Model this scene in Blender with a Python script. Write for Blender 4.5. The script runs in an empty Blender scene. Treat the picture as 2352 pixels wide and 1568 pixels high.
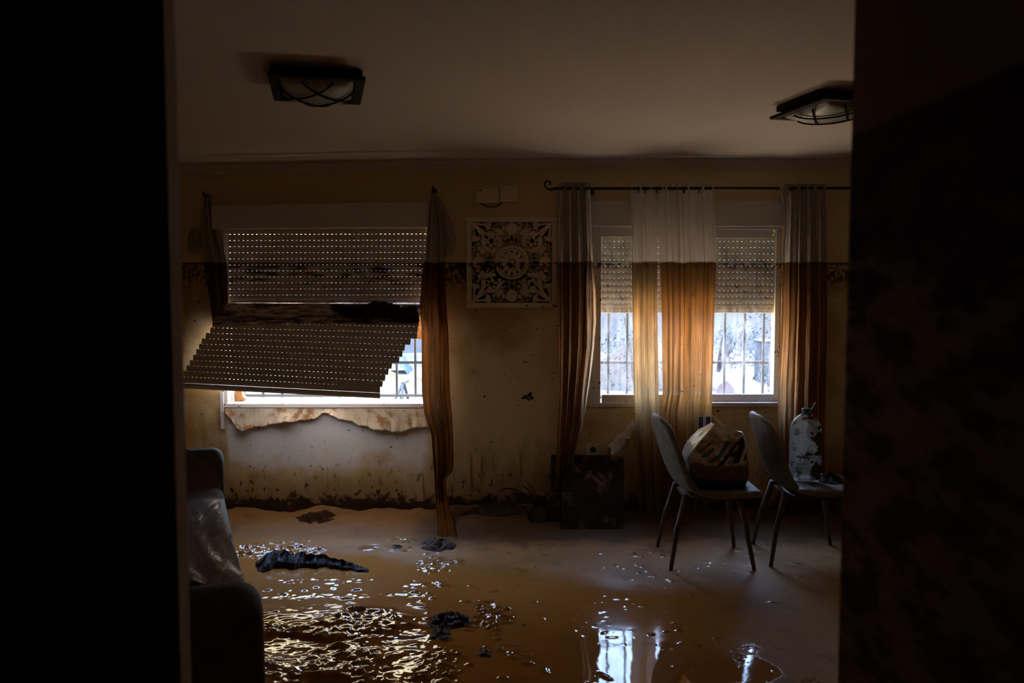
import bpy, bmesh, math, random
from mathutils import Vector, noise as mn
from mathutils.bvhtree import BVHTree
random.seed(7)
S = bpy.context.scene
COL = S.collection
PI = math.pi

# ------------------------------------------------------------------ camera
FPX = 1900.0
PITCH = math.atan(121 / FPX)
CAM = Vector((0, 0, 1.6))
cd = bpy.data.cameras.new('camera')
cd.sensor_width = 36.0
cd.lens = FPX / 2352 * 36
cd.clip_start = 0.02
cd.dof.use_dof = True
cd.dof.focus_distance = 5.3
cd.dof.aperture_fstop = 4.5
cam = bpy.data.objects.new('camera', cd)
COL.objects.link(cam)
cam.location = CAM
cam.rotation_euler = (PI / 2 - PITCH, 0, 0)
S.camera = cam

# ------------------------------------------------------------------ view, sky, sun, portals
S.view_settings.view_transform = 'Standard'
S.view_settings.look = 'None'
S.view_settings.gamma = 1
S.view_settings.exposure = -0.08
S.cycles.use_denoising = True
S.cycles.transparent_max_bounces = 16
S.cycles.diffuse_bounces = 5
S.cycles.sample_clamp_indirect = 6

w = bpy.data.worlds.new('daylight')
S.world = w
w.use_nodes = True
wt = w.node_tree
wt.nodes.clear()
tc = wt.nodes.new('ShaderNodeTexCoord')
sx = wt.nodes.new('ShaderNodeSeparateXYZ')
mr = wt.nodes.new('ShaderNodeMapRange')
mr.inputs['From Min'].default_value = -1
rp = wt.nodes.new('ShaderNodeValToRGB')
bg = wt.nodes.new('ShaderNodeBackground')
wo = wt.nodes.new('ShaderNodeOutputWorld')
for a, b in ((tc.outputs['Generated'], sx.inputs[0]), (sx.outputs['Z'], mr.inputs['Value']), (mr.outputs[0], rp.inputs[0]),
             (rp.outputs[0], bg.inputs[0]), (bg.outputs[0], wo.inputs[0])):
    wt.links.new(a, b)
el = rp.color_ramp.elements
el[0].position = 0.0
el[0].color = (.80, .62, .43, 1)
el[1].position = 1.0
el[1].color = (.22, .40, .85, 1)
for pos, c in ((.485, (.84, .66, .47, 1)), (.505, (.95, .95, .95, 1)), (.60, (.52, .71, 1.0, 1)), (.72, (.42, .62, 1.0, 1))):
    e = el.new(pos)
    e.color = c
bg.inputs['Strength'].default_value = 26.0

sd = bpy.data.lights.new('sun', 'SUN')
sd.energy = 8.0
sd.angle = math.radians(.55)
sd.color = (1, .93, .82)
sun = bpy.data.objects.new('sun', sd)
COL.objects.link(sun)
sun.rotation_euler = Vector((.70, .28, -.66)).to_track_quat('-Z', 'Y').to_euler()
def portal(x0, x1, z0, z1, y):
    ld = bpy.data.lights.new('sky_portal', 'AREA')
    ld.shape = 'RECTANGLE'
    ld.size = x1 - x0
    ld.size_y = z1 - z0
    ld.cycles.is_portal = True
    o = bpy.data.objects.new('sky_portal', ld)
    COL.objects.link(o)
    o.location = ((x0 + x1) / 2, y, (z0 + z1) / 2)
    o.rotation_euler = (-PI / 2, 0, 0)
portal(-2.03, -.57, .80, 1.50, 6.03)
portal(.58, 1.88, .84, 1.46, 6.03)

# ------------------------------------------------------------------ pixel -> place (used only to measure the photo)
def ray(px, py):
    u = (px - 1176) / FPX
    v = (784 - py) / FPX
    return Vector((u, math.cos(PITCH) + v * math.sin(PITCH), -math.sin(PITCH) + v * math.cos(PITCH)))
def P(px, py, Y):
    d = ray(px, py)
    return CAM + d * (Y / d.y)
def PZ(px, py, z):
    d = ray(px, py)
    return CAM + d * ((z - CAM.z) / d.z)

# ------------------------------------------------------------------ mesh helper
class MB:
    def __init__(s):
        s.v = []
        s.f = []
        s.m = []
    def add(s, vs, fs, mi=0):
        n = len(s.v)
        s.v += [tuple(q) for q in vs]
        for f in fs:
            s.f.append([i + n for i in f])
            s.m.append(mi)
        return s
    def box(s, x0, x1, y0, y1, z0, z1, mi=0):
        return s.add([(x0, y0, z0), (x1, y0, z0), (x1, y1, z0), (x0, y1, z0), (x0, y0, z1), (x1, y0, z1), (x1, y1, z1), (x0, y1, z1)],
                     [(0, 3, 2, 1), (4, 5, 6, 7), (0, 1, 5, 4), (1, 2, 6, 5), (2, 3, 7, 6), (3, 0, 4, 7)], mi)
    def hexa(s, a, b, mi=0):            # two quads (front, back)
        return s.add(list(a) + list(b), [(0, 1, 2, 3), (7, 6, 5, 4), (0, 4, 5, 1), (1, 5, 6, 2), (2, 6, 7, 3), (3, 7, 4, 0)], mi)
    def prism(s, poly, y0, y1, mi=0):   # polygon of (x, z) pushed along y
        n = len(poly)
        vs = [(x, y0, z) for x, z in poly] + [(x, y1, z) for x, z in poly]
        fs = [list(range(n)), list(range(2 * n - 1, n - 1, -1))] + [(i, i + n, (i + 1) % n + n, (i + 1) % n) for i in range(n)]
        return s.add(vs, fs, mi)
    def tube(s, pts, r, n=10, mi=0, cap=True):
        pts = [Vector(p) for p in pts]
        rr = r if isinstance(r, (list, tuple)) else [r] * len(pts)
        vs = []
        up = Vector((0, 0, 1))
        pa = None
        for i, p in enumerate(pts):
            t = (pts[min(i + 1, len(pts) - 1)] - pts[max(i - 1, 0)]).normalized()
            if pa is None:
                a = t.cross(up)
                if a.length < .05:
                    a = t.cross(Vector((1, 0, 0)))
            else:
                a = pa - t * pa.dot(t)
            a.normalize()
            pa = a
            b = t.cross(a)
            for k in range(n):
                q = 2 * PI * k / n
                vs.append(p + (a * math.cos(q) + b * math.sin(q)) * rr[i])
        fs = []
        for i in range(len(pts) - 1):
            for k in range(n):
                fs.append((i * n + k, i * n + (k + 1) % n, (i + 1) * n + (k + 1) % n, (i + 1) * n + k))
        if cap:
            fs.append(list(range(n))[::-1])
            fs.append([(len(pts) - 1) * n + k for k in range(n)])
        return s.add(vs, fs, mi)
    def lathe(s, prof, c, n=32, mi=0, sq=0):
        vs = []
        for r, z in prof:
            for k in range(n):
                q = 2 * PI * k / n
                x, y = math.cos(q), math.sin(q)
                if sq:
                    m = (abs(x) ** 4 + abs(y) ** 4) ** .25
                    x, y = x * (1 - sq) + x / m * sq, y * (1 - sq) + y / m * sq
                vs.append((c[0] + r * x, c[1] + r * y, c[2] + z))
        fs = [(i * n + k, i * n + (k + 1) % n, (i + 1) * n + (k + 1) % n, (i + 1) * n + k) for i in range(len(prof) - 1) for k in range(n)]
        fs.append(list(range(n))[::-1])
        fs.append([(len(prof) - 1) * n + k for k in range(n)])
        return s.add(vs, fs, mi)
    def grid(s, fn, nu, nv, mi=0):
        vs = [fn(i / nu, j / nv) for j in range(nv + 1) for i in range(nu + 1)]
        fs = [(j * (nu + 1) + i, j * (nu + 1) + i + 1, (j + 1) * (nu + 1) + i + 1, (j + 1) * (nu + 1) + i) for j in range(nv) for i in range(nu)]
        return s.add(vs, fs, mi)
    def build(s, name, mat, parent=None, smooth=False, bevel=0, solid=0, sub=0, origin=None):
        o0 = Vector((0, 0, 0))
        if parent is not None:
            o0 = worldloc(parent)
        elif origin is not None:
            o0 = Vector(origin)
        me = bpy.data.meshes.new(name)
        me.from_pydata([tuple(Vector(q) - o0) for q in s.v], [], s.f)
        for mm in (mat if isinstance(mat, (list, tuple)) else [mat]):
            me.materials.append(mm)
        for p_, mi in zip(me.polygons, s.m):
            p_.material_index = mi
            p_.use_smooth = smooth
        me.update()
        o = bpy.data.objects.new(name, me)
        COL.objects.link(o)
        if parent is not None:
            o.parent = parent
        elif origin is not None:
            o.location = origin
        if solid:
            md = o.modifiers.new('solid', 'SOLIDIFY')
            md.thickness = solid
            md.offset = 0
        if bevel:
            md = o.modifiers.new('bevel', 'BEVEL')
            md.width = bevel
            md.segments = 2
            md.limit_method = 'ANGLE'
        if sub:
            md = o.modifiers.new('sub', 'SUBSURF')
            md.levels = md.render_levels = sub
        return o
def worldloc(o):
    l = Vector(o.location)
    while o.parent is not None:
        o = o.parent
        l += Vector(o.location)
    return l
def tag(o, label=None, cat=None, group=None, kind=None):
    if label: o['label'] = label
    if cat: o['category'] = cat
    if group: o['group'] = group
    if kind: o['kind'] = kind
    return o
def thing(name, loc, label, cat, group=None):
    o = bpy.data.objects.new(name, None)
    COL.objects.link(o)
    o.empty_display_size = .1
    o.location = loc
    return tag(o, label, cat, group)
def struct(o, label=None):
    return tag(o, label, None, None, 'structure')
def copy_tree(o, parent=None):
    c = o.copy()
    COL.objects.link(c)
    if parent is not None:
        c.parent = parent
    for ch in list(o.children):
        copy_tree(ch, c)
    return c
def fbm(x, y, z=0., o=4):
    return mn.fractal(Vector((x, y, z)), 1.0, 2.0, o)

# ------------------------------------------------------------------ materials
class NT:
    def __init__(s, name):
        s.mat = bpy.data.materials.new(name)
        s.mat.use_nodes = True
        s.t = s.mat.node_tree
        s.t.nodes.clear()
        s.out = s.n('ShaderNodeOutputMaterial')
    def n(s, typ, **kw):
        nd = s.t.nodes.new(typ)
        for k, v in kw.items():
            setattr(nd, k, v)
        return nd
    def put(s, sock, v):
        if hasattr(v, 'is_output') or isinstance(v, bpy.types.NodeSocket):
            s.t.links.new(v, sock)
        elif v is not None:
            if sock.type == 'RGBA' and len(v) == 3:
                v = (*v, 1)
            sock.default_value = v
    def math(s, op, a, b=None, c=None, clamp=False):
        nd = s.n('ShaderNodeMath', operation=op, use_clamp=clamp)
        s.put(nd.inputs[0], a)
        if b is not None: s.put(nd.inputs[1], b)
        if c is not None: s.put(nd.inputs[2], c)
        return nd.outputs[0]
    def pos(s, scale=None):
        g = s.n('ShaderNodeNewGeometry').outputs['Position']
        if scale:
            m = s.n('ShaderNodeVectorMath', operation='MULTIPLY')
            s.put(m.inputs[0], g)
            m.inputs[1].default_value = scale
            return m.outputs[0]
        return g
    def objpos(s, scale=(1, 1, 1)):
        g = s.n('ShaderNodeTexCoord').outputs['Object']
        m = s.n('ShaderNodeVectorMath', operation='MULTIPLY')
        s.put(m.inputs[0], g)
        m.inputs[1].default_value = scale
        return m.outputs[0]
    def xyz(s):
        q = s.n('ShaderNodeSeparateXYZ')
        s.put(q.inputs[0], s.pos())
        return q.outputs
    def noise(s, vec, scale, detail=4, rough=.55, dist=0):
        nd = s.n('ShaderNodeTexNoise')
        s.put(nd.inputs['Vector'], vec)
        nd.inputs['Scale'].default_value = scale
        nd.inputs['Detail'].default_value = detail
        nd.inputs['Roughness'].default_value = rough
        nd.inputs['Distortion'].default_value = dist
        return nd.outputs['Fac']
    def step(s, v, a, b, lo=0., hi=1.):
        nd = s.n('ShaderNodeMapRange', clamp=True)
        nd.interpolation_type = 'SMOOTHSTEP'
        s.put(nd.inputs['Value'], v)
        nd.inputs['From Min'].default_value = a
        nd.inputs['From Max'].default_value = b
        nd.inputs['To Min'].default_value = lo
        nd.inputs['To Max'].default_value = hi
        return nd.outputs['Result']
    def mix(s, f, a, b):
        nd = s.n('ShaderNodeMix', data_type='RGBA')
        s.put(nd.inputs['Factor'], f)
        s.put(nd.inputs['A'] if False else nd.inputs[6], a)
        s.put(nd.inputs[7], b)
        return nd.outputs[2]
    def bump(s, h, strength=.3, dist=.01, nrm=None):
        nd = s.n('ShaderNodeBump')
        nd.inputs['Strength'].default_value = strength
        nd.inputs['Distance'].default_value = dist
        s.put(nd.inputs['Height'], h)
        if nrm is not None: s.put(nd.inputs['Normal'], nrm)
        return nd.outputs[0]
    def bsdf(s, color, rough=.6, normal=None, spec=.5, metal=0, **kw):
        nd = s.n('ShaderNodeBsdfPrincipled')
        s.put(nd.inputs['Base Color'], color)
        s.put(nd.inputs['Roughness'], rough)
        s.put(nd.inputs['Specular IOR Level'], spec)
        nd.inputs['Metallic'].default_value = metal
        if normal is not None: s.put(nd.inputs['Normal'], normal)
        for k, v in kw.items():
            s.put(nd.inputs[k], v)
        return nd.outputs[0]
    def mixsh(s, f, a, b):
        nd = s.n('ShaderNodeMixShader')
        s.put(nd.inputs[0], f)
        s.put(nd.inputs[1], a)
        s.put(nd.inputs[2], b)
        return nd.outputs[0]
    def done(s, sh):
        s.put(s.out.inputs['Surface'], sh)
        return s.mat

def simple(name, col, rough=.6, scale=8, amt=.25, bump=0, spec=.4, metal=0, mud=0, mudcol=(.07, .035, .012), mscale=14):
    t = NT(name)
    p_ = t.objpos()
    n1 = t.noise(p_, scale, 5)
    c = t.mix(t.step(n1, .3, .7), tuple(x * (1 - amt) for x in col), tuple(min(1, x * (1 + amt * .6)) for x in col))
    r = rough
    if mud:
        m = t.step(t.noise(p_, mscale, 8, .7), 1 - mud - .06, 1 - mud + .06)
        c = t.mix(m, c, mudcol)
    nr = t.bump(t.noise(p_, scale * 5, 4), bump, .01) if bump else None
    return t.done(t.bsdf(c, r, nr, spec, metal))

WM = 1.782          # height of the flood's high-water mark
CREAM = (.72, .57, .32)
def wall_mat():
    t = NT('flooded_wall_paint')
    x, y, z = t.xyz()
    pos = t.pos()
    big = t.noise(pos, 1.3, 4)
    mid = t.noise(pos, 5, 5, .6)
    fine = t.noise(pos, 38, 6, .7)
    grain = t.noise(pos, 120, 3)
    below = t.step(z, WM + .004, WM - .004)
    stain = t.math('MULTIPLY', below, t.step(t.math('ADD', big, t.math('MULTIPLY', mid, .5)), .62, .95))
    c = t.mix(stain, CREAM, (.43, .27, .10))
    # orange tide marks at the left and under the windows
    vert = t.noise(t.pos((5, 5, 1.3)), 1.6, 4)
    tide = t.math('MULTIPLY', t.math('MULTIPLY', below, t.step(x, -1.2, -2.1)), t.step(vert, .45, .7))
    c = t.mix(tide, c, (.40, .20, .045))
    # bare grey plaster under the left window, paper peeled away
    e = t.math('MULTIPLY', t.math('SUBTRACT', t.noise(pos, 3.2, 5), .5), .5)
    inx = t.math('MULTIPLY', t.step(x, -2.02, -1.98), t.step(t.math('ADD', x, t.math('MULTIPLY', e, .5)), -.56, -.62))
    inz = t.math('MULTIPLY', t.step(t.math('ADD', z, e), .30, .46), t.step(z, .80, .78))
    peel = t.math('MULTIPLY', inx, inz)
    c = t.mix(peel, c, (.80, .77, .70))
    # brown wash up from the floor
    wash = t.step(t.math('ADD', z, t.math('MULTIPLY', t.math('SUBTRACT', vert, .5), .9)), .62, .08)
    wash = t.math('MULTIPLY', wash, t.math('SUBTRACT', 1.0, t.math('MULTIPLY', inx, t.step(z, .16, .45))))
    c = t.mix(t.math('MULTIPLY', wash, .75), c, (.28, .155, .05))
    # vertical dribbles
    drib = t.math('MULTIPLY', t.step(t.noise(t.pos((26, 26, 2.2)), 1.0, 4), .60, .68), t.step(z, .60, .30))
    c = t.mix(t.math('MULTIPLY', drib, .7), c, (.15, .075, .02))
    # dark rim just below the high-water mark, in patches
    rim = t.math('MULTIPLY', below, t.step(t.math('ADD', z, t.math('MULTIPLY', mid, -.20)), WM - .34, WM - .18))
    rimn = t.step(t.math('ADD', fine, t.math('MULTIPLY', t.math('SUBTRACT', big, .5), .7)), .50, .56)
    c = t.mix(t.math('MULTIPLY', rim, rimn), c, (.035, .018, .008))
    line = t.math('MULTIPLY', below, t.step(z, WM - .022, WM - .008))
    c = t.mix(t.math('MULTIPLY', line, .75), c, (.05, .025, .01))
    # splashes
    dots = t.math('MULTIPLY', t.step(t.noise(pos, 17, 3, .5), .715, .735), t.step(t.math('ADD', z, t.math('MULTIPLY', big, .6)), 1.75, 1.0))
    dots2 = t.math('MULTIPLY', t.step(t.noise(pos, 30, 2, .5), .70, .72), below)
    dots3 = t.math('MULTIPLY', t.step(t.noise(t.pos((1, 1, .7)), 22, 4, .6), .60, .64), t.step(z, .55, .12))
    dd = t.math('MAXIMUM', t.math('MAXIMUM', dots, dots2), dots3)
    c = t.mix(dd, c, (.045, .02, .007))
    # mud crust at the foot of the wall
    crust = t.step(t.math('ADD', z, t.math('MULTIPLY', t.math('SUBTRACT', t.noise(pos, 9, 6, .65), .5), .38)), .15, .10)
    c = t.mix(crust, c, (.045, .022, .008))
    h = t.math('ADD', t.math('MULTIPLY', grain, .4), t.math('MULTIPLY', dd, .8))
    h = t.math('ADD', h, t.math('MULTIPLY', peel, -.8))
    h = t.math('ADD', h, t.math('MULTIPLY', mid, .6))
    return t.done(t.bsdf(c, .75, t.bump(h, .35, .006), .25))
M_wall = wall_mat()

def ceiling_mat():
    t = NT('ceiling_plaster')
    n1 = t.noise(t.pos((1, .4, 1)), 1.5, 4)
    c = t.mix(t.step(n1, .35, .7), (.66, .58, .51), (.71, .63, .56))
    return t.done(t.bsdf(c, .85, t.bump(t.noise(t.pos(), 60, 3), .1, .004), .1))
M_ceil = ceiling_mat()

def hall_mat():
    t = NT('muddy_hall_wall')
    x, y, z = t.xyz()
    below = t.step(z, WM + .004, WM - .004)
    n = t.noise(t.pos((1, 2.0, 5)), 5, 7, .65)
    c = t.mix(t.math('MULTIPLY', below, t.step(n, .44, .56)), (.52, .28, .17), (.16, .078, .042))
    top = t.math('MULTIPLY', below, t.step(t.math('ADD', z, t.math('MULTIPLY', t.math('SUBTRACT', n, .5), .5)), WM - .26, WM - .12))
    c = t.mix(t.math('MULTIPLY', top, .8), c, (.06, .027, .014))
    return t.done(t.bsdf(c, .8, t.bump(n, .3, .01), .2))
M_hall = hall_mat()
M_jamb = simple('stained_door_jamb', (.86, .77, .62), .7, 9, .15, .1, mud=.28, mudcol=(.06, .03, .015), mscale=12)
M_black = simple('unlit_hall_black', (.012, .009, .007), .9)  # near-black colour stands in for the hall's lack of light

def floor_mat():
    t = NT('wet_mud_floor')
    x, y, z = t.xyz()
    pos = t.pos()
    big = t.noise(pos, .9, 4)
    mid = t.noise(pos, 4.5, 5, .6)
    fine = t.noise(pos, 40, 5, .65)
    c = t.mix(t.step(big, .35, .65), (.33, .160, .050), (.40, .210, .078))
    c = t.mix(t.step(mid, .52, .66, 0, .5), c, (.17, .08, .024))
    # standing water and liquid mud
    def dist(p, amp, sc):
        nd = t.n('ShaderNodeVectorMath', operation='DISTANCE')
        t.put(nd.inputs[0], pos)
        nd.inputs[1].default_value = p
        return t.math('ADD', nd.outputs['Value'], t.math('MULTIPLY', t.math('SUBTRACT', t.noise(pos, sc, 5), .5), amp))
    wig = t.math('ADD', t.math('MULTIPLY', t.math('SUBTRACT', big, .5), .7), t.math('MULTIPLY', t.math('SUBTRACT', mid, .5), .5))
    wet = t.n('ShaderNodeAttribute', attribute_name='wetness').outputs['Fac']
    yy = t.math('ADD', t.math('ADD', y, t.math('MULTIPLY', x, .33)), t.math('MULTIPLY', wig, .55))
    near = t.math('MULTIPLY', t.step(yy, 4.78, 4.38), t.step(t.math('ADD', x, wig), 1.25, .75))
    pud = t.step(dist((.42, 3.38, 0), .55, 6), .46, .34)
    pud = t.math('MAXIMUM', pud, t.step(dist((.95, 3.36, 0), .9, 9), .24, .16))
    pool = t.math('MAXIMUM', pud, wet)
    r = t.math('SUBTRACT', .54, t.math('MULTIPLY', near, .44))
    r = t.math('MULTIPLY', r, t.math('SUBTRACT', 1.0, t.math('MULTIPLY', pool, .86)))
    c = t.mix(t.math('MULTIPLY', near, .75), c, (.40, .140, .020))
    c = t.mix(t.math('MULTIPLY', pud, .25), c, (.18, .085, .026))
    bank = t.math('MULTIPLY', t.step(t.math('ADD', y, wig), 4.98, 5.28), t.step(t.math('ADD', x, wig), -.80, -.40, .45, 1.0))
    c = t.mix(t.math('MULTIPLY', bank, .92), c, (.06, .028, .009))  # silt by the wall, darkened further to paint in shade below the windows
    # bubbles and grit
    vo = t.n('ShaderNodeTexVoronoi')
    t.put(vo.inputs['Vector'], pos)
    vo.inputs['Scale'].default_value = 26
    bub = t.math('MULTIPLY', t.step(vo.outputs['Distance'], .22, .05), t.step(t.noise(pos, 3.1, 4), .55, .66))
    c = t.mix(t.math('MULTIPLY', bub, .5), c, (.06, .03, .012))
    h = t.math('ADD', t.math('MULTIPLY', fine, .22), t.math('MULTIPLY', bub, .9))
    h = t.math('ADD', h, t.math('MULTIPLY', t.noise(pos, 12, 3), .35))
    h = t.math('MULTIPLY', h, t.math('SUBTRACT', 1.0, t.math('MULTIPLY', t.math('MAXIMUM', pud, t.math('MULTIPLY', near, 1.05)), .86)))
    return t.done(t.bsdf(c, r, t.bump(h, .30, .012), t.math('ADD', t.math('SUBTRACT', .28, t.math('MULTIPLY', near, .08)), t.math('MULTIPLY', wet, .35))))
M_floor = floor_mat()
def mud_mat(name, col=(.045, .022, .009), rough=.14, bump=.9, spec=.14):
    t = NT(name)
    p_ = t.pos()
    n1 = t.noise(p_, 18, 6, .65)
    c = t.mix(t.step(n1, .35, .65), tuple(q * .6 for q in col), tuple(q * 1.5 for q in col))
    h = t.math('ADD', t.noise(p_, 48, 6, .7), t.math('MULTIPLY', t.noise(p_, 150, 3), .35))
    return t.done(t.bsdf(c, t.step(n1, .3, .7, rough * .6, rough * 2.2), t.bump(h, bump, .02), spec))
M_mud = mud_mat('wet_dark_mud')
M_mudcloth = mud_mat('mud_soaked_cloth', (.085, .058, .040), .5, .5, .12)
M_drymud = mud_mat('dull_dark_mud', (.035, .018, .008), .6, .9, .12)

def cloth_mat(name, clean, mud, seam=WM, transl=.5, transp=0., pattern=0., mudtr=.75, deep=(.05, .022, .008), fall=.34, hi=(.42, .24, .10)):
    t = NT(name)
    x, y, z = t.xyz()
    pos = t.pos()
    n1 = t.noise(t.pos((9, 9, 1.2)), 2.2, 4)
    nb = t.noise(pos, 26, 6, .68)
    below = t.step(t.math('ADD', z, t.math('MULTIPLY', t.math('SUBTRACT', t.noise(pos, 9, 3), .5), .03)), seam + .008, seam - .008)
    cl = clean
    if pattern:
        wv = t.n('ShaderNodeTexWave')
        t.put(wv.inputs['Vector'], t.pos((1, 1, .55)))
        wv.inputs['Scale'].default_value = 14
        wv.inputs['Distortion'].default_value = 9
        wv.inputs['Detail'].default_value = 1.5
        cl = t.mix(t.math('MULTIPLY', wv.outputs['Fac'], pattern), clean, tuple(q * .62 for q in clean))
    md = t.mix(t.step(n1, .32, .68), tuple(q * 1.25 for q in mud), tuple(q * .6 for q in mud))
    n2 = t.noise(t.pos((34, 34, .7)), 1.6, 3)
    md = t.mix(t.math('MULTIPLY', t.step(n2, .46, .62), .62), md, tuple(q * .42 for q in mud))
    dk = t.math('MULTIPLY', t.step(z, seam - fall, seam - .02), .90)
    md = t.mix(dk, md, tuple(q * k for q, k in zip(mud, (.34, .38, .50))))
    rim = t.math('MULTIPLY', t.step(t.math('ADD', z, t.math('MULTIPLY', nb, -.14)), seam - .15, seam - .06), t.step(nb, .40, .56))
    md = t.mix(t.math('MULTIPLY', rim, .85), md, deep)
    md = t.mix(t.step(nb, .64, .69), md, deep)
    low = t.step(t.math('ADD', z, t.math('MULTIPLY', n1, .5)), 1.0, .42)
    md = t.mix(t.math('MULTIPLY', low, .8), md, tuple(q * .32 for q in mud))
    c = t.mix(below, cl, md)
    d = t.n('ShaderNodeBsdfDiffuse')
    t.put(d.inputs[0], c)
    nr = t.bump(t.noise(pos, 160, 2), .12, .003)
    t.put(d.inputs['Normal'], nr)
    tr = t.n('ShaderNodeBsdfTranslucent')
    tc_ = t.mix(.22, c, hi) if transl else c
    t.put(tr.inputs[0], t.mix(below, c, tc_))
    thin = t.math('SUBTRACT', 1.0, t.math('MULTIPLY', below, t.math('ADD', 1 - mudtr, t.math('MULTIPLY', dk, .55))))
    sh = t.mixsh(t.math('MULTIPLY', transl, thin), d.outputs[0], tr.outputs[0])
    if transp:
        tp = t.n('ShaderNodeBsdfTransparent')
        f = t.math('MULTIPLY', transp, t.math('SUBTRACT', 1.0, t.math('MULTIPLY', below, .75)))
        sh = t.mixsh(f, sh, tp.outputs[0])
    return t.done(sh)
M_drape = cloth_mat('heavy_curtain_cloth', (.56, .51, .47), (.42, .20, .080), transl=.75, fall=.75, pattern=.7, mudtr=.9)
M_brown = cloth_mat('left_curtain_cloth', (.40, .34, .29), (.22, .075, .016), transl=.10, transp=.0, pattern=.4, mudtr=.9)
M_sheer = cloth_mat('sheer_curtain_cloth', (.80, .74, .70), (.58, .35, .145), transl=.42, transp=.11, mudtr=.9, fall=.42, hi=(.55, .34, .13))
M_sheer2 = cloth_mat('browner_sheer_cloth', (.78, .72, .68), (.53, .245, .07), transl=.44, transp=.09, mudtr=.9, fall=.50, hi=(.50, .24, .07))

def white_mat(name, col=(.60, .57, .53), rough=.4, mud=True, streak=None):
    t = NT(name)
    x, y, z = t.xyz()
    pos = t.pos()
    c = t.mix(t.noise(pos, 6, 3), tuple(q * .92 for q in col), col)
    if mud:
        below = t.step(z, WM + .003, WM - .003)
        c = t.mix(t.math('MULTIPLY', below, .35), c, (.42, .30, .18))
        rim = t.math('MULTIPLY', t.math('MULTIPLY', below, t.step(z, WM - .06, WM - .02)), t.step(t.noise(pos, 30, 6, .7), .46, .54))
        c = t.mix(rim, c, (.06, .03, .012))
        c = t.mix(t.math('MULTIPLY', below, t.step(t.noise(pos, 24, 6, .65), .62, .66)), c, (.06, .03, .012))
    sh_ = t.bsdf(c, rough, None, .4)
    if streak:
        tr = t.n('ShaderNodeBsdfTranslucent')
        t.put(tr.inputs[0], c)
        sh_ = t.mixsh(streak, sh_, tr.outputs[0])
    return t.done(sh_)
M_white = white_mat('white_window_plastic', (.76, .73, .69))
M_panelwhite = white_mat('whitewashed_carved_wood', (.82, .70, .56), .7)
M_box = simple('yellowed_plastic', (.80, .66, .47), .5, 5, .08)

def shutter_mat():
    t = NT('beige_shutter_slats')
    x, y, z = t.xyz()
    pos = t.pos()
    c = t.mix(t.noise(pos, 5, 3), (.78, .69, .60), (.85, .77, .68))
    st = t.pos((2.2, 2.2, 14))
    nz = t.noise(st, 3.2, 7, .7)
    band = t.math('MULTIPLY', t.step(z, WM - .22, WM - .10), t.step(z, WM + .01, WM - .01))
    c = t.mix(t.math('MULTIPLY', band, t.step(nz, .50, .60)), c, (.07, .03, .012))
    line = t.math('MULTIPLY', t.step(z, WM - .03, WM - .012), t.step(z, WM + .004, WM - .004))
    c = t.mix(t.math('MULTIPLY', line, .8), c, (.10, .045, .018))
    b2 = t.math('MULTIPLY', t.step(z, 1.34, 1.37), t.step(z, 1.52, 1.50))
    c = t.mix(t.math('MULTIPLY', b2, t.step(nz, .38, .58)), c, (.085, .035, .012))
    c = t.mix(t.step(t.noise(pos, 30, 5, .6), .68, .71), c, (.06, .03, .012))
    return t.done(t.bsdf(c, .5, None, .35))
M_shut = shutter_mat()
M_shut2 = white_mat('grey_beige_shutter', (.66, .64, .54), .5, streak=.10)

def glass_mat():
    t = NT('dirty_window_glass')
    pos = t.pos((1, 1, .22))
    n1 = t.noise(pos, 16, 5, .65, 1.2)
    n2 = t.noise(t.pos(), 9, 5, .7, .6)
    tp = t.n('ShaderNodeBsdfTransparent')
    gl = t.n('ShaderNodeBsdfGlossy')
    gl.inputs['Roughness'].default_value = .03
    df = t.n('ShaderNodeBsdfTranslucent')
    df.inputs[0].default_value = (.26, .27, .285, 1)
    f = t.math('ADD', t.step(n1, .42, .66, .02, .20), t.step(n2, .45, .75, 0, .10))
    sh = t.mixsh(f, tp.outputs[0], df.outputs[0])
    return t.done(t.mixsh(.05, sh, gl.outputs[0]))
M_glass = glass_mat()
M_iron = simple('black_wrought_iron', (.018, .015, .014), .5, 20, .2, .1)
M_bronze = simple('dark_bronze_metal', (.016, .009, .006), .75, 12, .3, .05, .08)
M_grille = simple('grey_painted_bars', (.055, .062, .070), .5, 10, .1)
M_wood = simple('raw_orange_wood', (.40, .17, .05), .6, 12, .4, .1)
M_paper = simple('torn_wallpaper', (.47, .38, .27), .8, 9, .2, .15, mud=.47, mudcol=(.26, .13, .045), mscale=10)
M_papback = simple('wallpaper_backing', (.58, .54, .46), .85, 12, .12, .1, mud=.30, mudcol=(.25, .14, .06))
def shade_glass():
    t = NT('frosted_lamp_glass')
    return t.done(t.bsdf((.30, .28, .21), .45, None, .2))
M_lampglass = shade_glass()

# ------------------------------------------------------------------ room shell
D = 5.77
DO = 6.02
XL, XR = -3.6, 4.2
YD = 1.03
HC = 2.49
def sag(x):
    return -.019 * max(0., min(2.6, -x))
W1 = (-2.0366, -.560, .790, 2.02)
W2 = (.5535, 1.8882, .785, 2.03)
def wall_with_holes(name, mat, x0, x1, z0, z1, y0, y1, holes):
    xs = sorted({x0, x1, *[h[0] for h in holes], *[h[1] for h in holes]})
    zs = sorted({z0, z1, *[h[2] for h in holes], *[h[3] for h in holes]})
    b = MB()
    for i in range(len(xs) - 1):
        for j in range(len(zs) - 1):
            cx, cz = (xs[i] + xs[i + 1]) / 2, (zs[j] + zs[j + 1]) / 2
            if any(h[0] < cx < h[1] and h[2] < cz < h[3] for h in holes):
                continue
            b.box(xs[i], xs[i + 1], y0, y1, zs[j], zs[j + 1])
    return struct(b.build(name, mat))
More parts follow.
